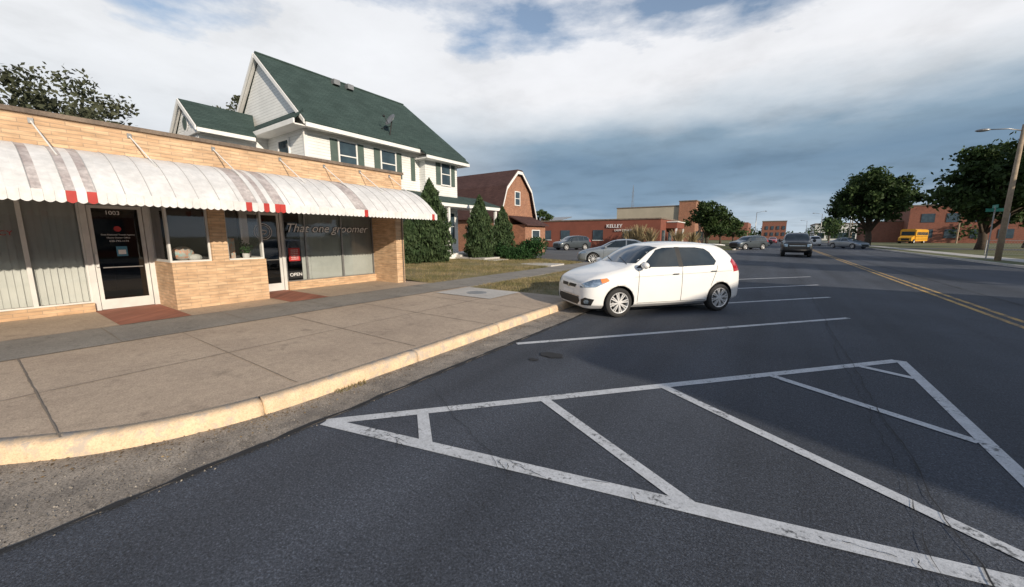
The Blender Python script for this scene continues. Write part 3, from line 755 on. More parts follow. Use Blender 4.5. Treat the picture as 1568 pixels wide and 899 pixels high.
# ------------------------------------------------------------------ GAMBREL BRICK HOUSE
g=empty('brick_gambrel_house')
pr=[(25.7,3.3),(26.5,5.7),(28.0,7.15),(28.7,7.15),(30.2,5.7),(31,3.3)]
b=MB(); b.slab([(-19,25.7,.1)]+[(-19,y,z) for y,z in pr]+[(-19,31,.1)],(-11,0,0),'orbrick')
b.box(-19,-17.4,27.2,30.6,.1,2.6,'orbrick'); b.build('walls',g)
b=MB()
pr2=[(25.35,3.15),(26.4,5.85),(28.0,7.32),(28.7,7.32),(30.3,5.85),(31.35,3.15)]
for i in range(5):
    (y0,z0),(y1,z1)=pr2[i],pr2[i+1]
    b.slab([(-18.7,y0,z0),(-18.7,y1,z1),(-30.2,y1,z1),(-30.2,y0,z0)],(0,0,-.12),'broof')
b.slab([(-17.1,27.0,2.6),(-17.1,30.8,2.6),(-19,30.8,3.4),(-19,27.0,3.4)],(0,0,-.1),'broof')
b.build('roof',g)
b=MB()
for i in range(5):
    (y0,z0),(y1,z1)=pr2[i],pr2[i+1]
    b.slab([(-18.66,y0,z0-.13),(-18.66,y1,z1-.13),(-18.66,y1,z1-.38),(-18.66,y0,z0-.38)],(-.06,0,0),'trim')
hwin(b,28.35,4.9,.7,1.1,False,-19); hwin(b,28.9,1.5,1.2,1.2,False,-17.4); b.box(-22.5,-21,25.64,25.7,1.3,2.5,'win'); b.box(-27,-25.5,25.64,25.7,1.3,2.5,'win')
b.build('windows',g)

# ------------------------------------------------------------------ OFFICE & others
k=empty('brick_office_building')
b=MB(); b.box(-32,-12.3,52,64,0,3.85,'stucco_red'); b.box(-12.3,-10.9,55,60,2.7,3.5,'stucco_red'); b.build('walls',k)
b=MB(); b.box(-32.1,-12.2,51.9,64.1,3.85,4.02,'coping'); b.box(-12.2,-10.8,54.9,60.1,3.5,3.62,'trim')
for y in (55.2,59.8): b.box(-11.1,-10.9,y-.1,y+.1,0,2.7,'trim')
b.build('roof',k)
b=MB()
for x in (-30,-26.8,-21.6,-17.2): b.box(x,x+1.5,51.93,51.99,1.1,2.5,'win'); b.box(x-.08,x+1.58,51.90,52.0,1.0,1.09,'trim')
b.box(-12.29,-12.22,56.5,58.5,0,2.4,'win'); b.box(-12.29,-12.22,52.8,54.4,1.0,2.4,'win')
b.build('windows',k)
text('KELLEY',.7,(-19.6,51.88,2.8),RY,'signw',k,'wall_lettering','LEFT',.03)
text('LAW OFFICES',.42,(-18.4,51.88,2.3),RY,'signw',k,'wall_lettering','LEFT',.03)
k=empty('beige_commercial_building'); b=MB(); b.box(-28,-15.6,80,95,0,7.4,'beige'); b.box(-28.1,-15.5,79.9,95,7.4,7.6,'coping'); b.box(-15.6,-12.6,79.6,92,0,8.2,'orbrick'); b.box(-15.7,-12.5,79.5,92.1,8.2,8.4,'coping'); b.build('walls',k)
b=MB(); b.box(-12.59,-12.55,81,90,.8,2.6,'win'); b.box(-12.59,-12.55,82,84,4.6,6,'win'); b.box(-12.59,-12.55,86,88,4.6,6,'win'); b.build('windows',k)
k=empty('white_warehouse'); b=MB(); b.box(-62,-40,75,90,0,5.0,'trim'); b.slab([(-62.3,74.7,5),(-39.7,74.7,5),(-39.7,82.5,6.2),(-62.3,82.5,6.2)],(0,0,-.15),'metal'); b.box(-58,-55,74.9,75,0,3,'win'); b.build('walls',k)
b=MB()
for a in range(3):
    t=a*2.09; b.tube([(-26+.35*math.cos(t),84+.35*math.sin(t),7.3),(-26,84,12.6)],.03,'metal',5)
for z in (8,9,10,11): b.tube([(-26.3,84,z),(-25.7,84,z+.3)],.02,'metal',4)
b.build('antenna_mast')
k=empty('brick_commercial_building'); b=MB(); b.box(-7,6,300,320,0,11,'redbrick'); b.box(-7.2,6.2,299.8,320,11,11.6,'coping'); b.box(-24,-9.5,190,215,0,7.5,'redbrick'); b.build('walls',k)
b=MB()
for x in (-5,-2,1,4): 
    for z in (2,6): b.box(x,x+1.4,299.7,299.95,z,z+2.2,'win')
b.build('windows',k)
k=empty('white_commercial_building'); b=MB(); b.box(13,27,190,215,0,6.2,'trim'); b.box(12.8,27.2,189.8,215,6.2,6.6,'coping'); b.build('walls',k)
b=MB(); b.box(14,16,189.9,189.99,0.8,3,'win'); b.box(18,25,189.9,189.99,.8,3,'win'); b.build('windows',k)
k=empty('brick_school_building'); b=MB(); b.box(26,52,128,150,0,8.6,'redbrick'); b.box(52,90,134,150,0,6.2,'redbrick'); b.box(20,26,132,150,0,5.2,'redbrick'); b.build('walls',k)
b=MB(); b.box(25.9,52.1,127.9,150,8.6,8.9,'coping'); b.box(52.1,90,133.9,150,6.2,6.5,'coping'); b.box(19.9,25.9,131.9,150,5.2,5.4,'coping'); b.build('roof',k)
b=MB()
for x in range(28,51,4):
    for z in (1.2,4.8): b.box(x,x+2.2,127.92,127.98,z,z+2,'win')
for x in range(54,88,5): b.box(x,x+3,133.92,133.98,1.2,3.2,'win')
b.build('windows',k)
k=empty('offframe_shadow_building'); b=MB(); b.box(17,31,-3,8,0,6.8,'redbrick'); b.box(16.9,31.1,-3.1,8.1,6.8,7.05,'coping'); b.build('walls',k)  # out-of-frame building, added to cast the shadow across the road
b=MB(); b.box(16.93,16.99,-2,1.5,.6,2.8,'win') if False else b.box(17.0,17.03,-2,1.5,.6,2.8,'win'); b.box(16.95,16.99,3,6.8,.6,2.8,'win'); b.build('windows',k)

# ------------------------------------------------------------------ street furniture
lp=empty('street_lamp',(11.5,36.2,0)); b=MB()
b.tube([(0,0,0),(0,0,4),(.05,0,8.1)],[.15,.125,.095],'wood',12)
b.tube([(0,0,7.75),(-.6,-.2,7.9),(-1.5,-.5,7.92)],[.035,.03,.03],'metal',8); b.ball((-1.72,-.57,7.90),(.32,.15,.09),'metal')
b.tube([(0.12,0,.1),(0.13,0,3.0)],.03,'metal',6); b.build('pole',lp,True)
ss=empty('street_name_sign',(11.35,37.3,0)); b=MB(); b.tube([(0,0,0),(0,0,3.5)],.035,'metal'); b.box(-.38,.38,-.015,.015,3.15,3.35,'signgreen'); b.box(-.015,.015,-.38,.38,3.37,3.57,'signgreen'); b.build('sign',ss)
for x,y,s in ((11.6,95,1),(11.6,150,1),(-4.6,130,-1),(11.6,215,1)):
    lp=empty('street_lamp',(x,y,0)); b=MB(); b.tube([(0,0,0),(0,0,8.4)],[.12,.07],'metal'); b.tube([(0,0,8.3),(-1.9*s,0,8.7)],.04,'metal'); b.ball((-2.1*s,0,8.66),(.35,.15,.1),'metal'); b.build('pole',lp,True)
for x,y in ((32,120),(48,122),(20,160)):
    up=empty('utility_pole',(x,y,0)); b=MB(); b.tube([(0,0,0),(0,0,10)],[.16,.11],'wood'); b.box(-1.2,1.2,-.06,.06,9.2,9.35,'wood'); b.build('pole',up)
b=MB()
for z in (9.4,8.9):
    for a,c in (((32,120),(48,122)),((20,160),(32,120)),((48,122),(90,127))):
        pts=[(a[0]+(c[0]-a[0])*t/8,a[1]+(c[1]-a[1])*t/8,z-1.0*4*(t/8)*(1-t/8)*.6) for t in range(9)]
        b.tube(pts,.03,'black',4,False)
b.build('power_lines')
fe=empty('chain_link_fence'); b=MB()
for i in range(12): b.tube([(14.2+i*2.2,47,0),(14.2+i*2.2,47,1.3)],.03,'metal',6)
b.tube([(14.2,47,1.28),(38.4,47,1.28)],.02,'metal',6); b.tube([(14.2,47,.2),(38.4,47,.2)],.012,'metal',6)
for i in range(160):
    x=14.2+i*.15; b.tube([(x,47,.15),(x+.6,47,1.28)],.004,'metal',3,False); b.tube([(x+.6,47,.15),(x,47,1.28)],.004,'metal',3,False)
b.build('mesh',fe)

# ------------------------------------------------------------------ VEHICLES
def ring(st):
    x,w,zb,be,tp,ty=st[:6]
    base=[(0,zb),(.80*w,zb),(.965*w,zb+.09),(w,zb+.5*(be-zb)),(.985*w,be-.05)]
    if ty=='h': r=[(.93*w,be+.35*(tp-be)),(.80*w,be+.80*(tp-be)),(.42*w,tp-.006),(0,tp)]
    else:
        wr=st[6]; r=[(.945*w,be+.03),(wr,tp-.10),(wr-.12,tp-.022),(0,tp)]
    half=base+r
    full=[(x,-y,z) for y,z in half]+[(x,y,z) for y,z in half[-2:0:-1]]
    return full
CR={1:.6,2:.5,4:.45,5:.3,6:.4}
def make_car(name,loc,rz,sts,wheels,wr,paint,decals,spokes=8,tw=.2,extra=None,hub=None):
    e=empty(name,loc,rz)
    rings=[ring(s) for s in sts]; n=len(rings[0]); V=[p for r in rings for p in r]; Fc=[]
    for i in range(len(rings)-1):
        for j in range(n): Fc.append((i*n+j,(i+1)*n+j,(i+1)*n+(j+1)%n,i*n+(j+1)%n))
    Fc.append(list(range(n))); Fc.append([(len(rings)-1)*n+j for j in range(n)][::-1])
    me=bpy.data.meshes.new('tmp'); me.from_pydata(V,[],Fc); me.materials.append(M[paint]); me.materials.append(M['well']); me.update()
    bm=bmesh.new(); bm.from_mesh(me); bmesh.ops.recalc_face_normals(bm,faces=bm.faces)
    cl=bm.edges.layers.float.get('crease_edge') or bm.edges.layers.float.new('crease_edge')
    for ed in bm.edges:
        a,c=ed.verts[0].index,ed.verts[1].index
        if a%n==c%n and a//n!=c//n:
            j=a%n; j=min(j,n-j)
            if j in CR and min(a,c)//n>=1: ed[cl]=CR[j]
    bm.to_mesh(me); bm.free()
    me.polygons.foreach_set('use_smooth',[True]*len(me.polygons))
    o=bpy.data.objects.new('tmpbody',me); COL.objects.link(o)
    m=o.modifiers.new('s','SUBSURF'); m.levels=3 if spokes==8 else 2; m.render_levels=m.levels
    dg=bpy.context.evaluated_depsgraph_get(); dg.update(); sm=bpy.data.meshes.new_from_object(o.evaluated_get(dg))
    bvh=BVHTree.FromPolygons([v.co.copy() for v in sm.vertices],[tuple(p.vertices) for p in sm.polygons])
    npoly=len(sm.polygons)
    o.modifiers.clear(); o.data=sm
    wmax=max(s[1] for s in sts); cut=[]
    for wx in wheels:
        for s in (-1,1):
            rr=wr*1.15
            y0=s*(wmax-.26); y1=s*(wmax+.2); nn=48; vs=[(wx+rr*math.cos(2*math.pi*t/nn),y,wr*1.02+rr*math.sin(2*math.pi*t/nn)) for y in (y0,y1) for t in range(nn)]
            cm=bpy.data.meshes.new('c'); cm.from_pydata(vs,[],[list(range(nn)),[nn+t for t in range(nn)][::-1]]+[(t,t+nn,(t+1)%nn+nn,(t+1)%nn) for t in range(nn)])
            cm.materials.append(M[paint]); cm.materials.append(M['well']); cm.polygons.foreach_set('material_index',[1]*len(cm.polygons))
            bm=bmesh.new(); bm.from_mesh(cm); bmesh.ops.recalc_face_normals(bm,faces=bm.faces); bm.to_mesh(cm); bm.free()
            co=bpy.data.objects.new('cut',cm); COL.objects.link(co); cut.append(co)
            md=o.modifiers.new('b','BOOLEAN'); md.object=co; md.operation='DIFFERENCE'; md.solver='EXACT'
    dg=bpy.context.evaluated_depsgraph_get(); dg.update(); bmsh=bpy.data.meshes.new_from_object(o.evaluated_get(dg))
    if len(bmsh.polygons)<npoly*.5: bmsh=sm; print('BOOL FAIL',name)
    bmsh.name='body'
    body=bpy.data.objects.new('body',bmsh); COL.objects.link(body); body.parent=e
    for c in cut: bpy.data.objects.remove(c)
    bpy.data.objects.remove(o)
    for wx in wheels:
        for s in (-1,1):
            b=MB(); yo=wmax-.015; R_=wr
            def L(p,k,n=40): b.lathe(p,(wx,s*yo,wr),k,n,'y',s)
            L([(R_*.70,-.03),(R_*.72,-.004),(R_*.86,.0),(R_*.96,-.014),(R_,-.04),(R_,-tw+.03),(R_*.9,-tw)],'rubber')
            L([(R_*.72,-.006),(R_*.705,.0),(R_*.665,-.006),(R_*.65,-.05),(R_*.63,-.15)],'rim')
            L([(0.0,-.09),(R_*.65,-.09)],'well'); L([(0,-.002),(R_*.13,-.004),(R_*.16,-.02),(R_*.17,-.06)],'rim',20)
            L([(0,-.075),(R_*.42,-.075)],'metal',24)
            for q in range(spokes):
                t=2*math.pi*q/spokes+.2
                for dt in ((-.12,.12) if spokes<=8 else (0,)):
                    ca,sa=math.cos(t+dt),math.sin(t+dt); r0,r1=R_*.12,R_*.68; wa,wb=R_*.032,R_*.036
                    vs=[]
                    for r,w_,yy in ((r0,wa,-.008),(r1,wb,-.012)):
                        for sg in (-1,1): vs.append((wx+r*ca-sg*w_*sa,s*(yo+yy),wr+r*sa+sg*w_*ca))
                        for sg in (-1,1): vs.append((wx+r*ca-sg*w_*sa,s*(yo+yy-.03),wr+r*sa+sg*w_*ca))
                    b.add(vs,[(0,1,5,4),(2,6,7,3),(0,4,6,2),(1,3,7,5),(4,5,7,6)],'rim')
            b.build('wheel',e,False)
    groups={}
    for dec in decals:
        poly,view,mt=dec[:3]; off=dec[3] if len(dec)>3 else .004
        if view=='L': dv=Vector((0,1,0)); tv=Vector((1,0,0)); c0=Vector((0,0,0))
        elif view=='R': dv=Vector((0,-1,0)); tv=Vector((1,0,0)); c0=Vector((0,0,0))
        elif view=='F': dv=Vector((1,0,0)); tv=Vector((0,1,0)); c0=Vector((0,0,0))
        elif view=='B': dv=Vector((-1,0,0)); tv=Vector((0,1,0)); c0=Vector((0,0,0))
        else: dv=Vector(view[0]).normalized(); tv=Vector((-dv.y,dv.x,0)); c0=Vector(view[1])
        bm=bmesh.new(); vs=[bm.verts.new((p[0],p[1],0)) for p in poly]; bm.faces.new(vs)
        mn=[min(p[i] for p in poly) for i in (0,1)]; mx=[max(p[i] for p in poly) for i in (0,1)]
        stp=dec[4] if len(dec)>4 else .05
        for i in (0,1):
            q=math.ceil(mn[i]/stp)*stp
            while q<mx[i]:
                no=[0,0,0]; co=[0,0,0]; no[i]=1; co[i]=q
                if q-mn[i]>.004 and mx[i]-q>.004: bmesh.ops.bisect_plane(bm,geom=bm.verts[:]+bm.edges[:]+bm.faces[:],plane_co=co,plane_no=no)
                q+=stp
        kill=[]
        for v in bm.verts:
            org=c0+tv*v.co.x+Vector((0,0,v.co.y))-dv*6
            h_,nn,_,_=bvh.ray_cast(org,dv)
            if h_ is None: kill.append(v); continue
            if nn.dot(dv)>0: nn=-nn
            v.co=h_+nn*off
        if kill: bmesh.ops.delete(bm,geom=kill,context='VERTS')
        bm.verts.index_update()
        b=groups.setdefault(mt,MB()); b.add([v.co.copy() for v in bm.verts],[[v.index for v in f.verts] for f in bm.faces],mt); bm.free()
    nm={'carglass':'windows','black':'black_trim','lamp':'headlamps','tail':'tail_lamps','chrome':'chrome_trim','amber':'indicators','signw':'plate'}
    for mt,b in groups.items(): b.build(nm.get(mt,mt),e,True)
    if extra: b=MB(); extra(b); b.build('fittings',e,True)
    return e
def sym(polys,mt,off=.004):
    r=[]
    for p in polys: r+= [(p,'L',mt,off),(p,'R',mt,off)]
    return r
def seam(x0,z0,x1,z1,w=.009):
    if abs(x1-x0)<abs(z1-z0): return [(x0,z0),(x0+w,z0),(x1+w,z1),(x1,z1)]
    return [(x0,z0),(x1,z1),(x1,z1+w),(x0,z0+w)]
hatch=[(0.0,.50,.24,.50,.60,'h'),(.03,.64,.19,.56,.70,'h'),(.14,.775,.165,.66,.80,'h'),(.40,.825,.16,.76,.90,'h'),(.72,.835,.16,.84,.965,'h'),(.98,.84,.16,.90,1.02,'h'),
 (1.30,.84,.16,.93,1.26,'c',.65),(1.62,.84,.16,.95,1.445,'c',.61),(2.05,.84,.16,.96,1.505,'c',.60),(2.6,.84,.16,.97,1.505,'c',.595),(3.1,.835,.16,.985,1.475,'c',.585),(3.44,.82,.17,1.0,1.425,'c',.57),
 (3.58,.80,.18,1.0,1.19,'h'),(3.69,.77,.20,.90,1.03,'h'),(3.76,.73,.23,.80,.93,'h'),(3.80,.60,.30,.66,.76,'h')]
dl=((1,1,0),(0,0,0)); dr=((1,-1,0),(0,0,0))
hd=sym([[(1.24,.985),(1.36,1.09),(1.64,1.325),(1.80,1.365),(2.09,1.375),(2.09,.985)],[(2.20,.985),(2.20,1.375),(2.60,1.37),(2.84,1.34),(2.95,1.27),(3.06,1.08),(2.98,1.0)]],'carglass')
hd+=sym([[(2.09,.98),(2.09,1.38),(2.20,1.38),(2.20,.98)],[(1.10,.97),(1.22,.975),(1.34,1.085),(1.30,1.085)]],'black',.0035)
hd+=sym([seam(1.12,.30,1.14,.96),seam(2.16,.28,2.16,.975),seam(2.90,.56,3.06,.99),seam(1.12,.27,2.80,.27,.007),seam(1.05,.80,3.45,.87,.004)],'black',.003)
hd+=sym([[(1.93,.825),(2.07,.825),(2.07,.85),(1.93,.85)],[(2.88,.86),(3.02,.86),(3.02,.885),(2.88,.885)]],'chrome',.02)
hd+=[([(-.68,1.06),(.68,1.06),(.57,1.37),(.4,1.40),(-.4,1.40),(-.57,1.37)],'F','carglass'),([(-.56,1.09),(.56,1.09),(.50,1.35),(-.50,1.35)],'B','carglass'),
 ([(-.30,.575),(.30,.575),(.34,.64),(-.34,.64)],'F','black'),([(-.40,.24),(.40,.24),(.50,.32),(.46,.40),(-.46,.40),(-.50,.32)],'F','black'),([(-.05,.565),(.05,.565),(.0,.655)],'F','chrome',.012),
 ([(-.48,.405),(.48,.405),(.48,.425),(-.48,.425)],'F','chrome',.008),([(-.24,.44),(.24,.44),(.24,.51),(-.24,.51)],'F','signw',.01)]
for s,vw in ((1,dl),(-1,dr)):
    t0=-s
    def T(pts): return [(t0*a,z) for a,z in pts]
    hd+=[(T([(.36,.59),(.70,.62),(.93,.735),(.87,.79),(.62,.755),(.40,.67)]),vw,'lamp',.006),(T([(.80,.69),(.93,.735),(.87,.79),(.76,.77)]),vw,'amber',.009),
      (T([(.40,.25),(.62,.26),(.68,.38),(.50,.41),(.40,.36)]),vw,'black',.006),(T([(.49,.29),(.56,.29),(.58,.34),(.55,.37),(.49,.36),(.47,.32)]),vw,'lamp',.010)]
hd+=sym([[(3.50,.85),(3.68,.87),(3.64,1.02),(3.52,1.13),(3.44,1.06)]],'tail',.006)
hd+=[([(.52,.84),(.74,.84),(.70,1.04),(.56,1.04)],'B','tail',.006),([(-.52,.84),(-.74,.84),(-.70,1.04),(-.56,1.04)],'B','tail',.006),([(-.25,.62),(.25,.62),(.25,.74),(-.25,.74)],'B','signw',.006)]
def hx(b):
    for s in (-1,1):
        b.ball((1.20,s*.92,1.03),(.07,.10,.068),'pwhite',14,10); b.tube([(1.22,s*.80,.975),(1.20,s*.88,1.0)],.022,'black',8)
        b.box(1.262,1.272,min(s*.86,s*.98),max(s*.86,s*.98),.985,1.07,'carglass')
    b.slab([(3.34,-.50,1.415),(3.34,.50,1.415),(3.54,.48,1.395),(3.54,-.48,1.395)],(0,0,.02),'pwhite')
    b.tube([(3.25,0,1.45),(3.42,0,1.58)],.006,'black',6)
    b.tube([(1.02,-.55,1.04),(1.16,-.05,1.16)],.008,'black',6); b.tube([(1.02,.0,1.06),(1.14,.42,1.15)],.008,'black',6)
ang=math.atan2(.772,.636)
make_car('white_hatchback_car',(-3.50,7.20,0),ang,hatch,(.72,3.17),.295,'pwhite',hd,8,.19,hx)
sedan=[(0,.50,.28,.5,.6,'h'),(.04,.70,.2,.58,.7,'h'),(.3,.85,.18,.7,.82,'h'),(.9,.89,.17,.82,.95,'h'),(1.35,.89,.17,.9,1.03,'h'),(1.75,.89,.17,.93,1.28,'c',.64),(2.15,.89,.17,.94,1.44,'c',.59),(2.8,.89,.17,.95,1.475,'c',.58),(3.3,.89,.17,.96,1.42,'c',.58),(3.7,.88,.18,.97,1.24,'c',.62),(4.05,.86,.2,.97,1.08,'h'),(4.5,.81,.22,.92,1.03,'h'),(4.66,.74,.28,.82,.93,'h'),(4.7,.6,.32,.7,.78,'h')]
sd=sym([[(1.60,.98),(2.12,1.33),(2.70,1.38),(2.70,.985)],[(2.76,.985),(2.76,1.38),(3.25,1.33),(3.78,1.06),(3.7,1.0)]],'carglass')
sd+=sym([seam(1.5,.3,1.5,.95),seam(2.73,.3,2.73,.97),seam(3.5,.6,3.6,.97)],'black',.003)+sym([[(.12,.6),(.55,.68),(.5,.74),(.12,.68)]],'lamp',.006)+sym([[(4.3,.8),(4.64,.78),(4.62,.92),(4.3,.95)]],'tail',.006)
sd+=[([(-.68,1.06),(.68,1.06),(.58,1.38),(-.58,1.38)],'F','carglass'),([(-.62,1.1),(.62,1.1),(.54,1.36),(-.54,1.36)],'B','carglass'),([(-.45,.30),(.45,.30),(.5,.52),(-.5,.52)],'F','black'),([(.5,.56),(.78,.6),(.78,.7),(.5,.66)],'F','lamp',.008),([(-.5,.56),(-.78,.6),(-.78,.7),(-.5,.66)],'F','lamp',.008),([(.4,.74),(.72,.74),(.72,.88),(.4,.88)],'B','tail',.006),([(-.4,.74),(-.72,.74),(-.72,.88),(-.4,.88)],'B','tail',.006)]
def sx(p):
    def f(b):
        for s in (-1,1): b.ball((1.6,s*.95,1.0),(.07,.1,.06),p,10,8)
    return f
make_car('silver_sedan_car',(-9.6,20.9,0),R(20),sedan,(.92,3.68),.33,'psilver',sd,10,.2,sx('psilver'))
suv=[(0,.6,.32,.65,.78,'h'),(.04,.75,.26,.75,.9,'h'),(.3,.88,.22,.86,1.0,'h'),(.9,.92,.2,.95,1.08,'h'),(1.2,.92,.2,1.0,1.12,'h'),(1.55,.92,.2,1.03,1.45,'c',.7),(1.95,.92,.2,1.05,1.66,'c',.66),(2.8,.92,.2,1.06,1.72,'c',.65),(3.8,.92,.2,1.07,1.69,'c',.65),(4.25,.9,.22,1.08,1.6,'c',.64),(4.45,.88,.25,1.05,1.25,'h'),(4.55,.85,.3,.95,1.1,'h'),(4.6,.7,.34,.8,.9,'h')]
ud=sym([[(1.45,1.09),(1.95,1.55),(2.6,1.6),(2.6,1.1)],[(2.68,1.1),(2.68,1.6),(3.4,1.59),(3.4,1.1)],[(3.48,1.1),(3.48,1.58),(4.0,1.52),(4.15,1.15)]],'carglass')+sym([[(.12,.82),(.5,.88),(.45,.96),(.12,.9)]],'lamp',.006)+sym([[(4.25,.95),(4.5,.95),(4.42,1.25),(4.25,1.3)]],'tail',.006)
ud+=[([(-.72,1.14),(.72,1.14),(.62,1.58),(-.62,1.58)],'F','carglass'),([(-.62,1.15),(.62,1.15),(.56,1.55),(-.56,1.55)],'B','carglass'),([(-.5,.45),(.5,.45),(.5,.78),(-.5,.78)],'F','black'),([(.52,.76),(.8,.78),(.8,.9),(.52,.88)],'F','lamp',.008),([(-.52,.76),(-.8,.78),(-.8,.9),(-.52,.88)],'F','lamp',.008)]
make_car('grey_suv_car',(-4.0,53.5,0),ang,suv,(.9,3.6),.35,'pgrey',ud,10,.22,sx('pgrey'))
make_car('grey_suv_car',(-21.0,39.5,0),R(62),suv,(.9,3.6),.35,'pgrey',ud,10,.22,sx('pgrey'))
make_car('white_suv_car',(5.9,88,0),R(-90),suv,(.9,3.6),.35,'pwhite',ud,10,.22,sx('pwhite'))
make_car('silver_parked_car',(9.8,66,0),R(130),sedan,(.92,3.68),.33,'psilver',sd,10,.2,sx('psilver'))
make_car('dark_parked_car',(-3.6,76,0),ang,sedan,(.92,3.68),.33,'pblack',sd,10,.2,sx('pblack'))
make_car('red_car',(-.2,105,0),R(90),sedan,(.92,3.68),.33,'pred',sd,10,.2,sx('pred'))
pk=[(0,.75,.42,.85,1.0,'h'),(.04,.90,.36,.98,1.16,'h'),(.3,.98,.34,1.06,1.22,'h'),(1.1,1.0,.34,1.12,1.26,'h'),(1.5,1.0,.34,1.16,1.30,'h'),(1.85,1.0,.34,1.18,1.70,'c',.78),(2.2,1.0,.34,1.2,1.90,'c',.74),(3.2,1.0,.34,1.2,1.93,'c',.73),(3.6,1.0,.34,1.2,1.85,'c',.73),(3.72,1.0,.34,1.14,1.26,'h'),(3.95,1.0,.34,1.14,1.22,'h'),(5.4,1.0,.36,1.14,1.22,'h'),(5.6,.97,.42,1.05,1.15,'h'),(5.64,.8,.5,.95,1.05,'h')]
pd=sym([[(1.72,1.24),(2.15,1.74),(2.65,1.78),(2.65,1.25)],[(2.72,1.25),(2.72,1.78),(3.4,1.76),(3.5,1.25)]],'carglass')
pd+=[([(-.80,1.33),(.80,1.33),(.68,1.80),(-.68,1.80)],'F','carglass'),([(-.55,.70),(.55,.70),(.55,1.04),(-.55,1.04)],'F','black'),([(.60,.80),(.84,.82),(.84,1.02),(.60,1.02)],'F','lamp',.01),([(-.60,.80),(-.84,.82),(-.84,1.02),(-.60,1.02)],'F','lamp',.01),([(-.5,.86),(.5,.86),(.5,.9),(-.5,.9)],'F','chrome',.02)]
def px(b):
    for s in (-1,1): b.ball((1.75,s*1.12,1.28),(.08,.12,.13),'pblack',10,8); b.box(3.75,5.5,min(s*.86,s*.96),max(s*.86,s*.96),1.2,1.3,'pblack')
    b.box(5.45,5.6,-.9,.9,1.1,1.3,'pblack'); b.box(-.06,.1,-.85,.85,.45,.62,'black')
make_car('black_pickup_truck',(1.55,36.6,0),R(90),pk,(.98,4.5),.43,'pblack',pd,6,.28,px)
def bus():
    e=empty('school_bus',(22.6,112,0),R(66)); b=MB()
    b.box(1.6,10.5,-1.2,1.2,.6,2.95,'pyellow'); b.slab([(1.6,-1.15,2.95),(1.6,1.15,2.95),(1.6,.9,3.12),(1.6,-.9,3.12)],(8.9,0,0),'pyellow')
    b.slab([(0,-.95,.6),(0,-.95,1.35),(1.6,-1.05,1.75),(1.6,-1.05,.6)],(0,2.0,0),'pyellow')
    for x in range(8):
        for s in (-1,1): b.box(2.3+x,3.1+x,s*1.21-.01,s*1.21+.01,1.85,2.5,'win')
    for z in (1.0,1.5):
        for s in (-1,1): b.box(1.7,10.4,s*1.215-.01,s*1.215+.01,z,z+.07,'black')
    b.box(1.57,1.6,-1.0,1.0,1.8,2.6,'win'); b.box(-.02,0,-.6,.6,.75,1.2,'black'); b.box(-.15,0,-1.1,1.1,.45,.65,'black')
    for s in (-.8,.8): b.lathe([(0,.0),(.12,.0)],(-.03,s,1.0),'lamp',12)
    for wx in (1.1,8.2):
        for s in (-1,1):
            b.lathe([(.0,.0),(.25,.0),(.3,.02),(.5,.02),(.5,-.28)],(wx,s*1.15,.5),'rubber',20,'y',s); b.lathe([(0,.01),(.24,.01)],(wx,s*1.16,.5),'signw',16,'y',s)
    b.build('body',e)
bus()

# ------------------------------------------------------------------ sky & sun
EL=R(19); az=Vector((.93,-.37)).normalized()
S=Vector((az.x*math.cos(EL),az.y*math.cos(EL),math.sin(EL)))
w=bpy.data.worlds.new('World'); sc.world=w; w.use_nodes=True; nt=w.node_tree; nt.nodes.clear()
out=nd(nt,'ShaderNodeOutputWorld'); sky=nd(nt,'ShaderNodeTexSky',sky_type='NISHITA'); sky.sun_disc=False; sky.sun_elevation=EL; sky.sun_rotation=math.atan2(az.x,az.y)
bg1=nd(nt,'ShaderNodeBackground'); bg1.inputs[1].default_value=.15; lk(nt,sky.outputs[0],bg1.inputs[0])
tc=nd(nt,'ShaderNodeTexCoord').outputs['Generated']; sp=nd(nt,'ShaderNodeSeparateXYZ'); lk(nt,tc,sp.inputs[0])
x_,y_,z_=sp.outputs
den=math_(nt,'ADD',math_(nt,'MAXIMUM',z_,0),.10)
cb=nd(nt,'ShaderNodeCombineXYZ'); lk(nt,math_(nt,'DIVIDE',x_,den),cb.inputs[0]); lk(nt,math_(nt,'DIVIDE',y_,den),cb.inputs[1])
n1=noise(nt,cb.outputs[0],.55,8,.55); n2=noise(nt,cb.outputs[0],1.5,9,.58)
mp=nd(nt,'ShaderNodeMapping'); lk(nt,tc,mp.inputs[0]); mp.inputs['Scale'].default_value=(1,1,3.2)
n3=noise(nt,mp.outputs[0],2.6,9,.56)
t=math_(nt,'ADD',z_,math_(nt,'MULTIPLY',math_(nt,'SUBTRACT',n3,.5),.14))
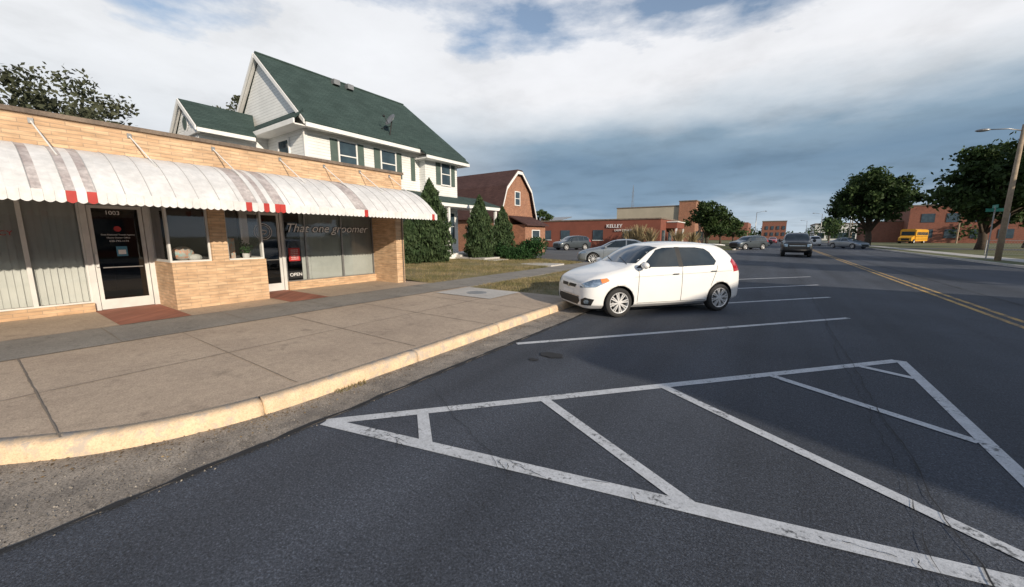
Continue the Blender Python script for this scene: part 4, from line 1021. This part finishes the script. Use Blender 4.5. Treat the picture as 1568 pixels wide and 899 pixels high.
t=math_(nt,'ADD',t,math_(nt,'MULTIPLY',math_(nt,'SUBTRACT',n1,.5),.05))
band=ramp(nt,t,[(0,(.58,.66,.73)),(.04,(.46,.56,.66)),(.085,(.24,.35,.47)),(.16,(.185,.285,.40)),(.22,(.27,.38,.49)),(.275,(.62,.68,.74)),(.33,(.88,.89,.92)),(.6,(.80,.82,.87))])
light=ramp(nt,z_,[(0,(.72,.76,.80)),(.3,(.86,.88,.91)),(.5,(.86,.88,.91))])
c=mix(nt,maprange(nt,x_,-.88,-.50,.9,0),band,light)
shade=ramp(nt,n2,[(.3,.84),(.5,1.0),(.7,1.07)])
c=mix(nt,1,c,shade,'MULTIPLY')
bg2=nd(nt,'ShaderNodeBackground'); lk(nt,c,bg2.inputs[0]); bg2.inputs[1].default_value=1.0
cov=math_(nt,'ADD',math_(nt,'MULTIPLY',n3,.65),math_(nt,'MULTIPLY',n2,.35))
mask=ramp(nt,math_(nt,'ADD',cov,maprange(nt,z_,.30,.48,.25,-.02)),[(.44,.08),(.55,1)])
mask=math_(nt,'MULTIPLY',mask,maprange(nt,z_,.58,.74,1,.15))  # clears the unseen cloud overhead, above the frame, to cut ambient light
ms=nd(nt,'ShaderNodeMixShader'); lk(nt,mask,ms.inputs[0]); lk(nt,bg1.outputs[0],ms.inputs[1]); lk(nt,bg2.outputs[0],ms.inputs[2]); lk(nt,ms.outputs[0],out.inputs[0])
sl=bpy.data.lights.new('sun','SUN'); sl.energy=5.0; sl.angle=R(.5); sl.color=(1,.87,.70)
so=bpy.data.objects.new('sun',sl); so.rotation_euler=(-S).to_track_quat('-Z','Y').to_euler(); so.location=(30,-10,30); COL.objects.link(so)
# camera
cd=bpy.data.cameras.new('camera'); cd.sensor_width=36; cd.lens=13.2; cd.clip_end=4000; cd.clip_start=.05
co=bpy.data.objects.new('camera',cd); co.location=(0,0,1.6); co.rotation_euler=(R(90-8.65),0,R(34.6)); COL.objects.link(co); sc.camera=co
sc.view_settings.view_transform='Standard'; sc.view_settings.look='None'; sc.view_settings.exposure=0
